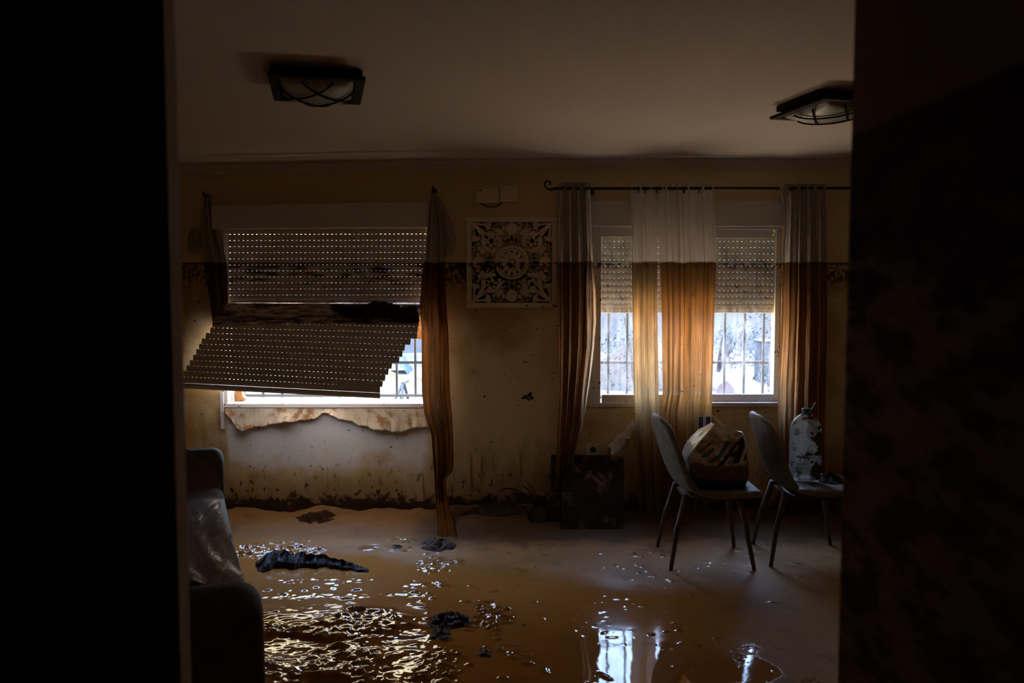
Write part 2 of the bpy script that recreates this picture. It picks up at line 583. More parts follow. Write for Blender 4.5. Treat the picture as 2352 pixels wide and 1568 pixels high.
wall_with_holes('wall_back', M_wall, XL, XR, -.15, 2.62, D, DO, [W1, W2])
struct(MB().box(XL - .15, XL, YD, DO, -.15, 2.62).build('wall_left', M_wall))
struct(MB().box(XR, XR + .15, YD, DO, -.15, 2.62).build('wall_right', M_wall))
# the wall with the doorway the picture is taken through
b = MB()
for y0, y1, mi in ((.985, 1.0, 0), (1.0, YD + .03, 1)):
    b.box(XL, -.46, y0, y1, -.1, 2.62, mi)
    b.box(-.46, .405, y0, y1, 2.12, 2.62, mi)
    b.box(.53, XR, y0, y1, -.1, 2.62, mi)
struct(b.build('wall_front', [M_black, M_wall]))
b = MB()
b.box(-.46, -.405, .984, 1.016, -.1, 2.12)
struct(b.build('trim_1', [M_jamb]), 'pale mud-spotted edge of the doorway beside the unlit hall wall')
b = MB()                                   # right wall of the hall, ending at the doorway
b.hexa([(.405, 1.0, -.1), (.53, 1.06, -.1), (.53, 1.06, 2.62), (.405, 1.0, 2.62)], [(.47, -1.2, -.1), (.62, -1.2, -.1), (.62, -1.2, 2.62), (.47, -1.2, 2.62)])
struct(b.build('wall_hall_right', M_hall))
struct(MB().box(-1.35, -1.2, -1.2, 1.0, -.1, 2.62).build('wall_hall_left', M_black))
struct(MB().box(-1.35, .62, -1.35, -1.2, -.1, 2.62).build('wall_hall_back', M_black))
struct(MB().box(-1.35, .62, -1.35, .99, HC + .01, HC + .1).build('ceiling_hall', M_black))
# ragged foot of the hall wall
b = MB()
pts = []
for i in range(14):
    z = .02 + .30 * i / 13
    pts.append((z, .012 + .010 * fbm(i * .7, 3.1)))
def skirt(u, v):
    y = .62 + .40 * u
    z = .62 * v
    x = .405 + (1.0 - y) * .0296
    return (x - .010 - .008 * fbm(y * 9, z * 9) - .02 * max(0, .35 - v) * (1 + fbm(y * 6, z * 14)), y - .005, z)
b.grid(skirt, 24, 30)
tr = b.build('trim_2', M_mud, smooth=True, solid=.006)
struct(tr, 'crusted mud at the foot of the hall wall')

# ceiling
b = MB()
b.grid(lambda u, v: (XL + (XR - XL) * u, YD + (D - YD) * v, HC + sag(XL + (XR - XL) * u) * v), 60, 4)
b.grid(lambda u, v: (XL + (XR - XL) * u, YD + (D - YD) * v, HC + .12), 2, 2)
struct(b.build('ceiling', M_ceil, smooth=True))
# plaster cornice
b = MB()
prof = [(0, -.062), (.006, -.062), (.010, -.050), (.022, -.046), (.026, -.030), (.044, -.020), (.050, -.010), (.062, -.008), (.062, .0)]
xs = [XL + (XR - XL) * i / 60 for i in range(61)]
b.add([(x, D - a, HC + sag(x) + z_) for x in xs for a, z_ in prof],
      [(i * 9 + k, i * 9 + k + 1, (i + 1) * 9 + k + 1, (i + 1) * 9 + k) for i in range(60) for k in range(8)])
struct(b.build('trim_3', M_ceil), 'moulded plaster cornice between ceiling and window wall')

# ------------------------------------------------------------------ floor
def ridged(x, y, o=4):
    v = 0; a = 1.; f = 1.; s_ = 0
    for k in range(o):
        v += a * (1 - abs(mn.noise(Vector((x * f, y * f, k * 7.3))))) ** 2
        s_ += a
        a *= .5; f *= 2.1
    return v / s_
def smooth(a, b, x):
    t = max(0., min(1., (x - a) / (b - a)))
    return t * t * (3 - 2 * t)
CRINKLES = ((-1.42, 4.98, .34, .22, .030), (-.80, 5.02, .20, .10, .014), (-.42, 4.72, .17, .17, .016), (-.72, 5.18, .12, .10, .016), (-.52, 4.4, .20, .06, .010),
            (-1.05, 4.45, .3, .06, .008), (-1.0, 4.22, .35, .05, .008), (-.55, 4.25, .2, .05, .010), (-.12, 3.95, .16, .20, .026), (.02, 3.55, .10, .12, .014), (-.32, 3.35, .10, .35, .020))
def floor_hw(x, y):
    """height of the mud and how liquid it is"""
    wet = 0.
    h = .003 * fbm(x * .9, y * .9, 2, 2)
    dry = smooth(4.1, 5.0, y + .33 * x)
    h += (.0005 + .0010 * dry) * fbm(x * 5, y * 5, 5, 3)
    # liquid, trampled mud in front of the sofa: churned ridges around smooth pools
    if -1.8 < x < .3 and 2.7 < y < 4.5:
        dx, dy = (x + .80) / .66, (y - 3.52) / .60
        r = dx * dx + dy * dy + .45 * fbm(x * 2.4, y * 2.4, 1, 3)
        k = smooth(1.15, .55, r)
        if k > 0:
            wx = x + .12 * fbm(x * 2.6, y * 2.6, 4, 2)
            wy = y + .12 * fbm(x * 2.6, y * 2.6, 8, 2)
            vein = smooth(.50, .72, ridged(wx * 1.5, wy * 2.6 + 3.1, 2))
            h += k * (.006 * (ridged(wx * 5, wy * 8, 2) - .5) + .0045 * fbm(x * 15, y * 24, 7, 3) + vein * (.016 + .024 * (ridged(x * 8, y * 12, 3) - .5) + .010 * fbm(x * 26, y * 38, 3, 3)))
            wet = max(wet, k * (.55 + .45 * vein))
    # crinkled skin of mud elsewhere
    for cx, cy, sx_, sy_, am in CRINKLES:
        if abs(x - cx) < 2 * sx_ and abs(y - cy) < 2 * sy_:
            r = ((x - cx) / sx_) ** 2 + ((y - cy) / sy_) ** 2 + .9 * fbm(x * 7, y * 7, 1, 3)
            k = smooth(1.0, .2, r)
            if k > 0:
                rg = ridged(x * 13, y * 19, 3)
                h += k * am * (1.2 * (rg - .55) + .4 * fbm(x * 40, y * 50, 2, 2))
                wet = max(wet, k * smooth(.45, .65, rg))
    # scattered spatter
    sp_ = mn.noise(Vector((x * 17, y * 24, 4.4)))
    if sp_ > .42 and y < 5.1 and fbm(x * 1.6, y * 1.6, 6, 2) > -.05:
        q = smooth(.42, .6, sp_)
        h += .006 * q
        wet = max(wet, q)
    # froth of small bubbles in front of the right window
    if -.1 < x < 1.3 and 3.0 < y < 4.6:
        zone = max(0, 1 - ((x - .50) / .30) ** 2 - ((y - 3.95) / .55) ** 2, 1 - ((x - .92) / .22) ** 2 - ((y - 3.5) / .35) ** 2, 1 - ((x - .12) / .14) ** 2 - ((y - 3.85) / .12) ** 2)
        sp_ = mn.noise(Vector((x * 36, y * 40, 9.1)))
        th = .66 - .22 * zone + .25 * fbm(x * 4, y * 4, 2, 2)
        if zone > 0 and sp_ > th:
            q = smooth(th, th + .14, sp_)
            h += .0035 * q
            wet = max(wet, q)
    # silt banked against the wall
    q = y - .10 * fbm(x * 1.7, .3, 0, 3)
    bank = smooth(5.28, 5.77, q)
    h += bank * (.045 + .035 * fbm(x * 3.4, y * 4, 2, 4) + .03 * smooth(-.6, -.2, x) * smooth(.7, .2, x))
    return h, wet
def floor_h(x, y):
    return floor_hw(x, y)[0]
b = MB()
xs = []
x = XL
while x < XR:
    xs.append(x)
    x += .0085 if -1.9 < x < 1.25 else (.022 if -2.4 < x < 2.4 else .06)
xs.append(XR)
ys = []
y = -1.2
while y < D:
    ys.append(y)
    y += .06 if y < 2.4 else (.0095 if y < 5.3 else .02)
ys.append(D + .01)
nx = len(xs)
hw = [floor_hw(x, y) for y in ys for x in xs]
b.v = [(xs[i % nx], ys[i // nx], hw[i][0]) for i in range(len(hw))]
b.f = [(j * nx + i, j * nx + i + 1, (j + 1) * nx + i + 1, (j + 1) * nx + i) for j in range(len(ys) - 1) for i in range(nx - 1)]
b.m = [0] * len(b.f)
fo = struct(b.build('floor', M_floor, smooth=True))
at = fo.data.attributes.new('wetness', 'FLOAT', 'POINT')
at.data.foreach_set('value', [q[1] for q in hw])

# ------------------------------------------------------------------ window 1 and its broken roller shutter
def wq(px, py, Y):
    return P(px, py, Y)
wn = bpy.data.objects.new('window_1', None)
COL.objects.link(wn)
wn.location = (-1.3, 5.9, .79)
struct(wn, 'unglazed left window opening with a white jamb and sill')
b = MB()
b.box(W1[0], W1[0] + .04, D + .0, D + .11, .79, 2.02)
b.box(W1[1] - .03, W1[1], D + .0, D + .11, .79, 2.02)
b.build('frame', M_white, wn, bevel=.004)
b = MB()
zt = P(700, 926, D).z
b.box(W1[0], W1[1], D - .012, DO - .02, zt - .03, zt)
b.build('sill', M_white, wn, bevel=.004)
struct(MB().box(-2.042, -2.020, D - .02, D, .62, .88).build('trim_4', M_white), 'white strip down the left side of the opening')

sh = thing('roller_shutter', (-1.3, 5.8, .85), 'broken beige roller shutter whose lower half has slipped sideways out of its guides', 'shutter', 'roller shutters')
b = MB()
b.hexa([P(485, 472, D - .045), P(986, 463, D - .045), P(986, 522, D - .045), P(485, 526, D - .045)],
       [P(485, 472, D - .045) + Vector((0, .05, 0)), P(986, 463, D - .045) + Vector((0, .05, 0)), P(986, 522, D - .045) + Vector((0, .05, 0)), P(485, 526, D - .045) + Vector((0, .05, 0))])
b.build('shutter_box', M_white, sh, bevel=.005)
YU = 5.86
def slat(b, A, B, C, Dd, bulge, ny=5, thick=.007):
    # A top-left, B top-right, C bottom-right, Dd bottom-left : one convex hollow slat
    n = Vector((0, -1, 0))
    ring = []
    for k in range(ny + 1):
        t = k / ny
        o = math.sin(PI * t) * bulge
        L = A.lerp(Dd, t) + n * o
        R = B.lerp(C, t) + n * o
        ring.append((L, R))
    vs = [q for lr in ring for q in lr]
    fs = [(2 * k, 2 * k + 1, 2 * k + 3, 2 * k + 2) for k in range(ny)]
    m = len(vs)
    back = [(L + Vector((0, thick, 0)), R + Vector((0, thick, 0))) for L, R in (ring[0], ring[-1])]
    vs += [q for lr in back for q in lr]
    fs += [(m + 2, m + 3, m + 1, m), (0, m, m + 1, 1), (2 * ny, 2 * ny + 1, m + 3, m + 2)]
    fs += [[2 * k for k in range(ny + 1)] + [m + 2, m], [2 * k + 1 for k in range(ny, -1, -1)] + [m + 1, m + 3]]
    b.add(vs, fs)
def web(b, A, B, C, Dd, pitch=.0312, hole=.0105, off=0.):
    # perforated strip joining two slats
    L = (B - A).length
    n = int(L / pitch)
    th = Vector((0, .003, 0))
    x = 0
    k = 0
    while x < L:
        x1 = min(L, x + pitch - hole)
        t0, t1 = x / L, x1 / L
        q = [A.lerp(B, t0), A.lerp(B, t1), Dd.lerp(C, t1), Dd.lerp(C, t0)]
        b.hexa(q, [v + th for v in q])
        x += pitch
def slat_run(rows, Ys, web_frac=.085, bulge=.0035, hole=.0105):
    """rows: (left px, left py, right px, right py) of each joint line; Ys depth of each joint line"""
    b = MB()
    for i in range(len(rows) - 1):
        a, c = rows[i], rows[i + 1]
        (ya, yb_), (yc, yd_) = [q if isinstance(q, tuple) else (q, q) for q in (Ys[i], Ys[i + 1])]
        A, B = P(a[0], a[1], ya), P(a[2], a[3], yb_)
        Dd, C = P(c[0], c[1], yc), P(c[2], c[3], yd_)
        # the slat keeps its own width: both ends follow the upper joint line
        ex = (B - A)
        dv = (Dd - A)
        dvert = Vector((0, dv.y - (ex.y / ex.x) * dv.x, dv.z - (ex.z / ex.x) * dv.x))
        dr = C - B
        dvr = Vector((0, dr.y - (ex.y / ex.x) * dr.x, dr.z - (ex.z / ex.x) * dr.x))
        A2 = A + dvert * web_frac
        B2 = B + dvr * web_frac
        D2 = A + dvert * 1.03 + Vector((0, .0015, 0))
        C2 = B + dvr * 1.03 + Vector((0, .0015, 0))
        web(b, A, B, B2, A2, hole=hole)
        slat(b, A2, B2, C2, D2, bulge)
    return b
def cz(x): return 390 + x / 2.8
def cy_(y): return 400 + y / 2.8
up = [(520, y_, 982, y_ - 1) for y_ in (509, 523, 537.3, 551.6, 565.6, 579.6, 593.6, 607.5, 621.3, 635.2, 649, 663, 677, 691, 697)]
b = slat_run(up, [YU] * len(up))
b.build('upper_slats', M_shut, sh)
bl = [(365, 828, 1620, 835), (340, 851, 1616, 868), (316, 876, 1608, 902), (292, 906, 1604, 932), (280, 930, 1602, 955), (275, 952, 1600, 978)]
br = [(cz(a), cy_(b_), cz(c), cy_(d)) for a, b_, c, d in bl]
b = slat_run(br, [5.85, (5.81, 5.80), (5.77, 5.74), (5.73, 5.68), (5.705, 5.64), (5.70, 5.62)], .05, .009, 0.)
b.build('folded_slats', M_shut, sh)
ll = [275, 262, 232, 206, 190, 172, 152, 130, 108, 90, 78]
lr = [1596, 1592, 1550, 1513, 1498, 1478, 1430, 1408, 1388, 1371, 1352]
low = []
for k in range(11):
    yl = 950 + 34.8 * k
    sl = .021 + .0032 * k
    low.append((cz(ll[k]), cy_(yl), cz(lr[k]), cy_(yl + sl * (lr[k] - ll[k]))))
b = slat_run(low, [(5.70 - .008 * k, 5.62 - .033 * k) for k in range(11)], .08, .0022)
b.build('lower_slats', M_shut, sh)
b = MB()
A, B = P(cz(74), cy_(1298), 5.62), P(cz(1352), cy_(1362), 5.29)
Dd, C = P(cz(70), cy_(1376), 5.61), P(cz(1352), cy_(1441), 5.265)
web(b, A, B, B.lerp(C, .06), A.lerp(Dd, .06))
slat(b, A.lerp(Dd, .06), B.lerp(C, .06), B.lerp(C, .55), A.lerp(Dd, .55), .006)
slat(b, A.lerp(Dd, .57), B.lerp(C, .57), C, Dd, .010, thick=.012)
b.build('bottom_bar', M_shut, sh)

# straw and mud caught in the fold of the shutter
b = MB()
base = [P(772, 706, 5.66), P(965, 715, 5.66)]
def muck(u, v):
    g = .40 + .60 * smooth(0, .45, u)
    p0 = P(772 + 192 * u + (10 + 22 * (1 - u)) * fbm(v * 3.3, 1.7, u * 2), 697 + 40 * v * g + 6 * math.sin(u * 9) + 4 * fbm(u * 12, v * 2, 5), 5.70 - .05 * v)
    k = math.sin(PI * v) ** .6 * min(1, u * 6 + .15) * min(1, (1 - u) * 8 + .3)
    return p0 + Vector((0, -.05 * k * (1 + .7 * fbm(u * 8, v * 3)), .012 * fbm(u * 14, v * 4, 3)))
b.grid(muck, 60, 12)
for i in range(150):
    u = random.random()
    p0 = P(778 + 180 * u, 700 + 30 * random.random(), 5.62)
    a = random.gauss(0, .5)
    l = random.uniform(.04, .15)
    d_ = Vector((math.cos(a), random.uniform(-.3, .1), math.sin(a) * .45)) * l
    b.tube([p0 - d_ / 2, p0 + Vector((0, -.008, .003)), p0 + d_ / 2], [.0012, .0018, .0008], 4)
tag(b.build('straw_debris', M_mud, smooth=True), 'dark tangle of muddy straw caught on the fold of the broken shutter', 'debris')

# broken timber left in the opening
b = MB()
b.prism([(P(q[0], q[1], 5.9).x, P(q[0], q[1], 5.9).z) for q in ((957, 700), (975, 700), (975, 780), (957, 777))], 5.86, 5.90)
o = tag(b.build('wood_board', M_wood, bevel=.003), 'orange wooden board in the right edge of the broken window', 'board')
b = MB()
c0 = P(970, 752, 5.855)
b.tube([c0 + Vector((0, .004, 0)), c0 - Vector((0, .004, 0))], .013, 18)
b.build('round_plate', M_white, o)
b = MB()
pl = [(541, 896), (558, 896), (560, 908), (566, 914), (562, 922), (556, 918), (550, 926), (541, 926)]
b.prism([(P(q[0], q[1], 5.9).x, P(q[0], q[1], 5.9).z) for q in pl], 5.87, 5.93)
tag(b.build('wood_stump', M_wood, bevel=.003), 'splintered orange wood stub at the lower left of the broken window', 'board')

# torn wallpaper hanging below the sill
def flap(name, top, bot, curl, label):
    b = MB()
    n = 60
    def interp(L, x):
        for i in range(len(L) - 1):
            if L[i][0] <= x <= L[i + 1][0]:
                t = (x - L[i][0]) / (L[i + 1][0] - L[i][0])
                return L[i][1] + (L[i + 1][1] - L[i][1]) * t
        return L[-1][1]
    x0, x1 = top[0][0], top[-1][0]
    def fn(u, v):
        x = x0 + (x1 - x0) * u
        yt, yb = interp(top, x), interp(bot, x)
        yb += 4.5 * fbm(x * .06, 2.2, 0, 5)
        out = curl * v ** 1.7 * (.45 + .8 * abs(fbm(x * .022, 1.7, 3))) + .004 * v * fbm(x * .2, v * 3)
        return P(x, yt + (yb - yt) * v, D - .006 - out) + Vector((0, 0, 0))
    b.grid(fn, 110, 14)
    o = b.build(name, M_paper, smooth=True, solid=.0015)
    return tag(o, label, 'wallpaper', 'torn wallpaper')
flap('torn_wallpaper', [(517, 935), (600, 936), (700, 937), (758, 938)],
     [(517, 948), (532, 966), (541, 984), (558, 991), (566, 986), (600, 980), (640, 971), (655, 969), (690, 966), (720, 962), (745, 950), (758, 944)], .045,
     'mud-spotted wallpaper strip peeling below the left part of the broken window sill')
flap('torn_wallpaper', [(752, 938), (850, 937), (930, 938), (990, 938)],
     [(752, 946), (775, 960), (810, 970), (845, 980), (860, 990), (872, 986), (900, 992), (925, 993), (945, 984), (965, 982), (990, 980)], .05,
     'wallpaper strip curling off below the right part of the broken window sill')
b = MB()
def fl2(u, v):
    a = Vector((1398 + 55 * u, 1037 - 50 * u, 0))
    px = 1396 + 56 * u + 14 * v + 9 * fbm(u * 3, v * 2.5, 1)
    py = 1026 - 58 * u + 30 * v * (1 - .35 * u) + 9 * fbm(u * 3.5, v * 2, 6)
    p0 = P(px, py, D - .004)
    return p0 + Vector((0, -.035 * math.sin(PI * v) * (.6 + .5 * fbm(u * 4, v * 2)) - .012 * v, 0))
b.grid(fl2, 30, 14)
tag(b.build('torn_wallpaper', M_papback, smooth=True, solid=.0015), 'pale wallpaper tongue peeled over beside the wall socket', 'wallpaper', 'torn wallpaper')

# ------------------------------------------------------------------ window 2
wn2 = bpy.data.objects.new('window_2', None)
COL.objects.link(wn2)
wn2.location = (1.22, 5.8, .785)
struct(wn2, 'white sliding window with dirty panes behind the curtains')
def pbox(b, px0, px1, py0, py1, y0, y1):
    a, c = P(px0, py1, y0), P(px1, py0, y0)
    b.box(a.x, c.x, y0, y1, a.z, c.z)
def pframe(b, px0, px1, py0, py1, w, y0, y1, wb=None):
    wb = wb or w
    pbox(b, px0, px0 + w, py0, py1, y0, y1)
    pbox(b, px1 - w, px1, py0, py1, y0, y1)
    pbox(b, px0 + w, px1 - w, py0, py0 + w, y0, y1)
    pbox(b, px0 + w, px1 - w, py1 - wb, py1, y0, y1)
b = MB()
pframe(b, 1354, 1804, 517, 934, 9, D - .015, D + .09)
b.build('frame', M_white, wn2, bevel=.004)
b = MB()
pframe(b, 1360, 1590, 522, 928, 22, D + .005, D + .045)
s1 = b.build('sash', M_white, wn2, bevel=.005)
b = MB()
pframe(b, 1566, 1797, 526, 926, 21, D + .05, D + .085)
s2 = b.build('sash', M_white, wn2, bevel=.005)
b = MB()
pbox(b, 1383, 1571, 543, 907, D + .022, D + .026)
b.build('pane', M_glass, s1)
b = MB()
pbox(b, 1586, 1777, 546, 906, D + .066, D + .070)
b.build('pane', M_glass, s2)

sh2 = thing('roller_shutter', (1.22, 5.92, 1.43), 'grey beige roller shutter half lowered behind the sheer curtains', 'shutter', 'roller shutters')
b = MB()
pbox(b, 1350, 1803, 460, 520, D - .03, D + .005)
b.build('shutter_box', M_white, sh2, bevel=.005)
Y2 = 5.90
rows = [(1352, y_, 1806, y_) for y_ in [525 + 14.2 * k for k in range(14)]]
b = slat_run(rows, [Y2] * len(rows), .085, .007)
b.build('slats', M_shut2, sh2)
b = MB()
pbox(b, 1352, 1806, 708, 718.5, Y2 - .008, Y2 + .008)
b.build('bottom_bar', M_shut2, sh2, bevel=.003)

# iron grilles outside both windows
def grille(x0, x1, horiz, vert, label):
    g = thing('window_grille', ((x0 + x1) / 2, 6.08, .8), label, 'grille', 'window grilles')
    for z in horiz:
        MB().box(x0, x1, 6.07, 6.09, z - .010, z + .010).build('rail', M_grille, g)
    for x in vert:
        MB().box(x - .008, x + .008, 6.071, 6.089, horiz[0] if False else .80, 2.05).build('bar', M_grille, g)
    for x in (x0 + .02, x1 - .02):
        for z in horiz:
            MB().box(x - .012, x + .012, 6.015, 6.072, z - .012, z + .012).build('wall_fixing', M_grille, g)
    return g
Yg = 6.08
hz = [P(1700, 1000, Yg).z * 0 + .80, P(1700, 832, Yg).z, 2.04]
grille(.45, 2.0, hz, [P(q, 800, Yg).x for q in (1397, 1440, 1483, 1530, 1575, 1619, 1664, 1709, 1753, 1797)], 'grey iron bars outside the sheer-curtained window')
grille(-2.15, -.45, [P(900, 908, Yg).z, P(900, 832, Yg).z, 2.04], [P(q, 800, Yg).x for q in (559, 603, 647, 691, 735, 779, 823, 867, 911, 954, 997)], 'grey iron bars outside the broken-shutter window')

# ------------------------------------------------------------------ curtains
def lerp_rows(rows, t):
    for i in range(len(rows) - 1):
        if t <= rows[i + 1][0]:
            a, c = rows[i], rows[i + 1]
            k = (t - a[0]) / (c[0] - a[0])
            return [a[j] + (c[j] - a[j]) * k for j in range(len(a))]
    return list(rows[-1])
def curtain_mesh(rows, Y, folds, amp, nu=90, nv=90, seed=0., rowY=None, fade=0., pleat=0.):
    b = MB()
    y0, y1 = rows[0][0], rows[-1][0]
    def fn(u, v):
        py = y0 + (y1 - y0) * v
        r = lerp_rows(rows, py)
        px = r[1] + (r[2] - r[1]) * u
        yy = Y if len(r) < 4 else r[3]
        w_ = u + .02 * fbm(u * 3, v * 2.2, seed, 2)
        ph = 2 * PI * folds * w_ + seed
        a = amp * (1 - fade * v) * (.75 + .5 * fbm(u * 2.5, v * 1.2, seed + 5, 2))
        off = a * (math.sin(ph) * .8 + .35 * math.sin(2.3 * ph + seed + v * 1.4)) + .004 * fbm(u * 12, v * 14, seed, 3)
        p0 = P(px, py, yy)
        p0.x += .22 * a * math.cos(ph) * min(1, 4 * u, 4 * (1 - u))
        p0.y += off
        p0.x += pleat * math.sin(2 * ph + .6 * math.sin(ph)) * min(1, 8 * u, 8 * (1 - u)) * (.7 + .6 * fbm(u * 3, v * .8, seed + 9, 2))
        return p0
    b.grid(fn, nu, nv)
    return b
def eyelets(par, pts, r=.022, t=.004):
    for c in pts:
        b = MB()
        b.tube([c + Vector((0, math.cos(k * PI / 8) * r, math.sin(k * PI / 8) * r)) for k in range(17)], t, 6, cap=False)
        b.build('eyelet', M_iron, par)
YC = 5.66
M_ring = simple('dull_metal_ring', (.35, .31, .26), .4, 9, .1)
# right of the broken window
c2 = tag(None or bpy.data.objects.new('muddy_curtain', None), 'brown mud-soaked curtain trailing to the floor right of the broken window', 'curtain', 'muddy curtains')
COL.objects.link(c2)
c2.location = P(1000, 440, YC)
rows = [(442, 994, 1003, 5.70), (470, 986, 1008, 5.70), (520, 983, 1018, 5.70), (600, 974, 1022, 5.69), (650, 968, 1024, 5.68), (700, 964, 1026, 5.67), (760, 968, 1030, 5.66),
        (900, 969, 1034, 5.65), (950, 974, 1038, 5.65), (1000, 991, 1041, 5.66), (1060, 995, 1042, 5.66), (1082, 997, 1040, 5.66), (1098, 998, 1024, 5.66), (1150, 1001, 1028, 5.63),
        (1190, 1003, 1040, 5.5), (1222, 1004, 1047, 5.30), (1238, 1006, 1050, 5.235)]
curtain_mesh(rows, YC, 1.7, .018, 80, 150, 1.3).build('drape', M_brown, c2, smooth=True)
b = MB()
def hem(u, v):
    q = 2 * PI * u
    r = v
    px, py = 1006 + 44 * r * math.cos(q), 1254 - 14 * r * math.sin(q)
    p0 = PZ(px, py, 0)
    k = (1 - r ** 2)
    p0.z = floor_h(p0.x, p0.y) - .006 + k * .014 + k ** .6 * .075 * (ridged(p0.x * 9 + 1.3, p0.y * 9, 3) - .40)
    return p0
b.grid(hem, 80, 26)
b.build('hem_pile', M_mudcloth, c2, smooth=True)
b = MB()
tp = [(1006, 450), (1018, 480), (1030, 520), (1036, 555), (1030, 585), (1016, 596)]
def scrap(u, v):
    q = lerp_rows([(i / 5, *t_) for i, t_ in enumerate(tp)], u)
    wd = 9 + 9 * math.sin(PI * u)
    return P(q[1] - wd + 2 * wd * v - 6, q[2], 5.72 - .018 * math.sin(PI * v) - .01 * fbm(u * 5, v * 3))
b.grid(scrap, 24, 10)
b.build('header_fold', M_brown, c2, smooth=True)
for c in ((1024, 549), (1013, 490)):
    b = MB()
    c_ = P(c[0], c[1], 5.695)
    b.tube([c_ + Vector((math.cos(k * PI / 8) * .024, 0, math.sin(k * PI / 8) * .024)) for k in range(17)], .004, 6, cap=False)
    b.build('eyelet', M_ring, c2)
# left of the broken window
c1 = thing('muddy_curtain', P(478, 455, YC), 'short dark curtain twisted behind the left edge of the broken shutter', 'curtain', 'muddy curtains')
rows = [(452, 471, 486), (480, 466, 489), (520, 464, 500), (560, 465, 512), (608, 470, 521), (640, 474, 523), (690, 482, 524), (715, 486, 512), (745, 489, 500)]
curtain_mesh(rows, 5.74, 2.4, .016, 50, 80, 4.1).build('drape', M_brown, c1, smooth=True)
b = MB()
c_ = P(443, 552, 5.74)
b.grid(lambda u, v: P(446 + 15 * v * math.cos(2 * PI * u), 553 + 31 * v * math.sin(2 * PI * u), 5.735 + .022 * v * v), 24, 8)
b.build('header_fold', M_brown, c1, smooth=True)
b = MB()
c_ = P(446, 552, 5.725)
b.tube([c_ + Vector((math.cos(k * PI / 8) * .026, 0, math.sin(k * PI / 8) * .026)) for k in range(17)], .004, 6, cap=False)
b.build('eyelet', M_ring, c1)
for (px, py), lb in (((478, 453), 'black iron wall hook above the left end of the shutter box'), ((998, 440), 'black iron wall hook above the right end of the shutter box')):
    b = MB()
    c_ = P(px, py, D)
    b.tube([c_ + Vector((.0, .005, -.004)), c_ + Vector((0, -.05, 0)), c_ + Vector((-.002, -.075, .012)), c_ + Vector((-.006, -.08, .03))], [.010, .008, .007, .006], 8)
    b.lathe([(.0, -.016), (.018, -.016), (.018, .016), (0, .016)], (c_.x, c_.y - .012, c_.z), 12)
    tag(b.build('wall_hook', M_iron, smooth=True), lb, 'hook', 'curtain hooks')
# the sheer-curtained window: rod, drapes, sheers
rd = thing('curtain_rod', P(1283, 432, YC), 'black iron curtain rod with a scrolled end over the right window', 'rod')
zr = P(1500, 433, YC).z
b = MB()
x0 = P(1276, 432, YC).x
b.tube([(x0, YC, zr), (2.55, YC, zr + .004)], .0095, 12)
b.build('pole', M_iron, rd, smooth=True)
b = MB()
pts = [(1283, 432), (1276, 432), (1270, 434), (1264, 435.5), (1257, 433), (1252, 428), (1250, 422), (1253, 417), (1259, 415), (1264, 418), (1264.5, 422), (1261, 424)]
b.tube([P(q[0], q[1], YC) for q in pts], [.008] * 4 + [.006] * 8, 8)
b.build('scroll_finial', M_iron, rd, smooth=True)
for px in (1362, 1815):
    b = MB()
    c_ = P(px, 433, YC)
    b.tube([(c_.x, D, zr - .01), (c_.x, YC + .01, zr - .012), (c_.x, YC - .012, zr - .012), (c_.x, YC - .014, zr + .004)], .006, 8)
    b.lathe([(0, -.02), (.02, -.02), (.02, .02), (0, .02)], (c_.x, D - .006, zr - .01), 12)
    b.build('bracket', M_iron, rd, smooth=True)
A_ = thing('drape_curtain', P(1320, 432, YC), 'grey patterned drape with brown muddy lower half at the left end of the rod', 'curtain', 'drapes on the rod')
rows = [(419, 1284, 1355), (500, 1283, 1357), (603, 1282, 1362), (700, 1283, 1363), (800, 1284, 1358), (900, 1284, 1346), (980, 1281, 1338), (1030, 1279, 1322), (1080, 1276, 1309), (1150, 1272, 1306), (1217, 1268, 1312)]
curtain_mesh(rows, YC, 3.6, .030, 160, 110, .4, pleat=.006).build('drape', M_drape, A_, smooth=True)
b = MB()
rows = [(560, 1352, 1357), (620, 1348, 1362), (680, 1346, 1369), (740, 1348, 1369), (800, 1349, 1364), (860, 1343, 1357), (910, 1338, 1350), (945, 1339, 1344), (960, 1339, 1341)]
curtain_mesh(rows, 5.615, 1.2, .014, 24, 60, 2.).build('turned_edge', cloth_mat('pale_curtain_lining', (.66, .60, .54), (.62, .48, .32), transl=.65, mudtr=.95, hi=(.7, .5, .3), fall=.2), A_, smooth=True)
D_ = thing('drape_curtain', P(1850, 432, YC), 'grey patterned drape with brown muddy lower half behind the water bottle', 'curtain', 'drapes on the rod')
rows = [(422, 1803, 1895), (500, 1801, 1896), (603, 1797, 1898), (720, 1795, 1897), (900, 1787, 1894), (960, 1786, 1892), (1205, 1790, 1888)]
curtain_mesh(rows, YC, 4.3, .032, 180, 110, 2.7, pleat=.008).build('drape', M_drape, D_, smooth=True)
rows = [(428, 1792, 1806), (445, 1792, 1808), (470, 1800, 1808)]
curtain_mesh(rows, YC - .03, .6, .008, 12, 12, 1.).build('header_fold', M_drape, D_, smooth=True)
B_ = thing('sheer_curtain', P(1480, 432, YC), 'narrow sheer curtain stained tan below the waterline, over the left pane', 'curtain', 'sheers on the rod')
rows = [(420, 1448, 1508), (600, 1450, 1512), (720, 1452, 1512), (900, 1455, 1515), (1000, 1457, 1521), (1100, 1462, 1523), (1215, 1470, 1526)]
curtain_mesh(rows, YC + .005, 2.4, .030, 140, 110, 5.2, pleat=.010).build('drape', M_sheer, B_, smooth=True)
eyelets(B_, [Vector((P(q, 440, YC).x, YC, zr - .008)) for q in (1466, 1481, 1507)], .021, .0035)
C_ = thing('sheer_curtain', P(1580, 432, YC), 'wide sheer curtain bunched in folds, stained tan below the waterline, mid-window', 'curtain', 'sheers on the rod')
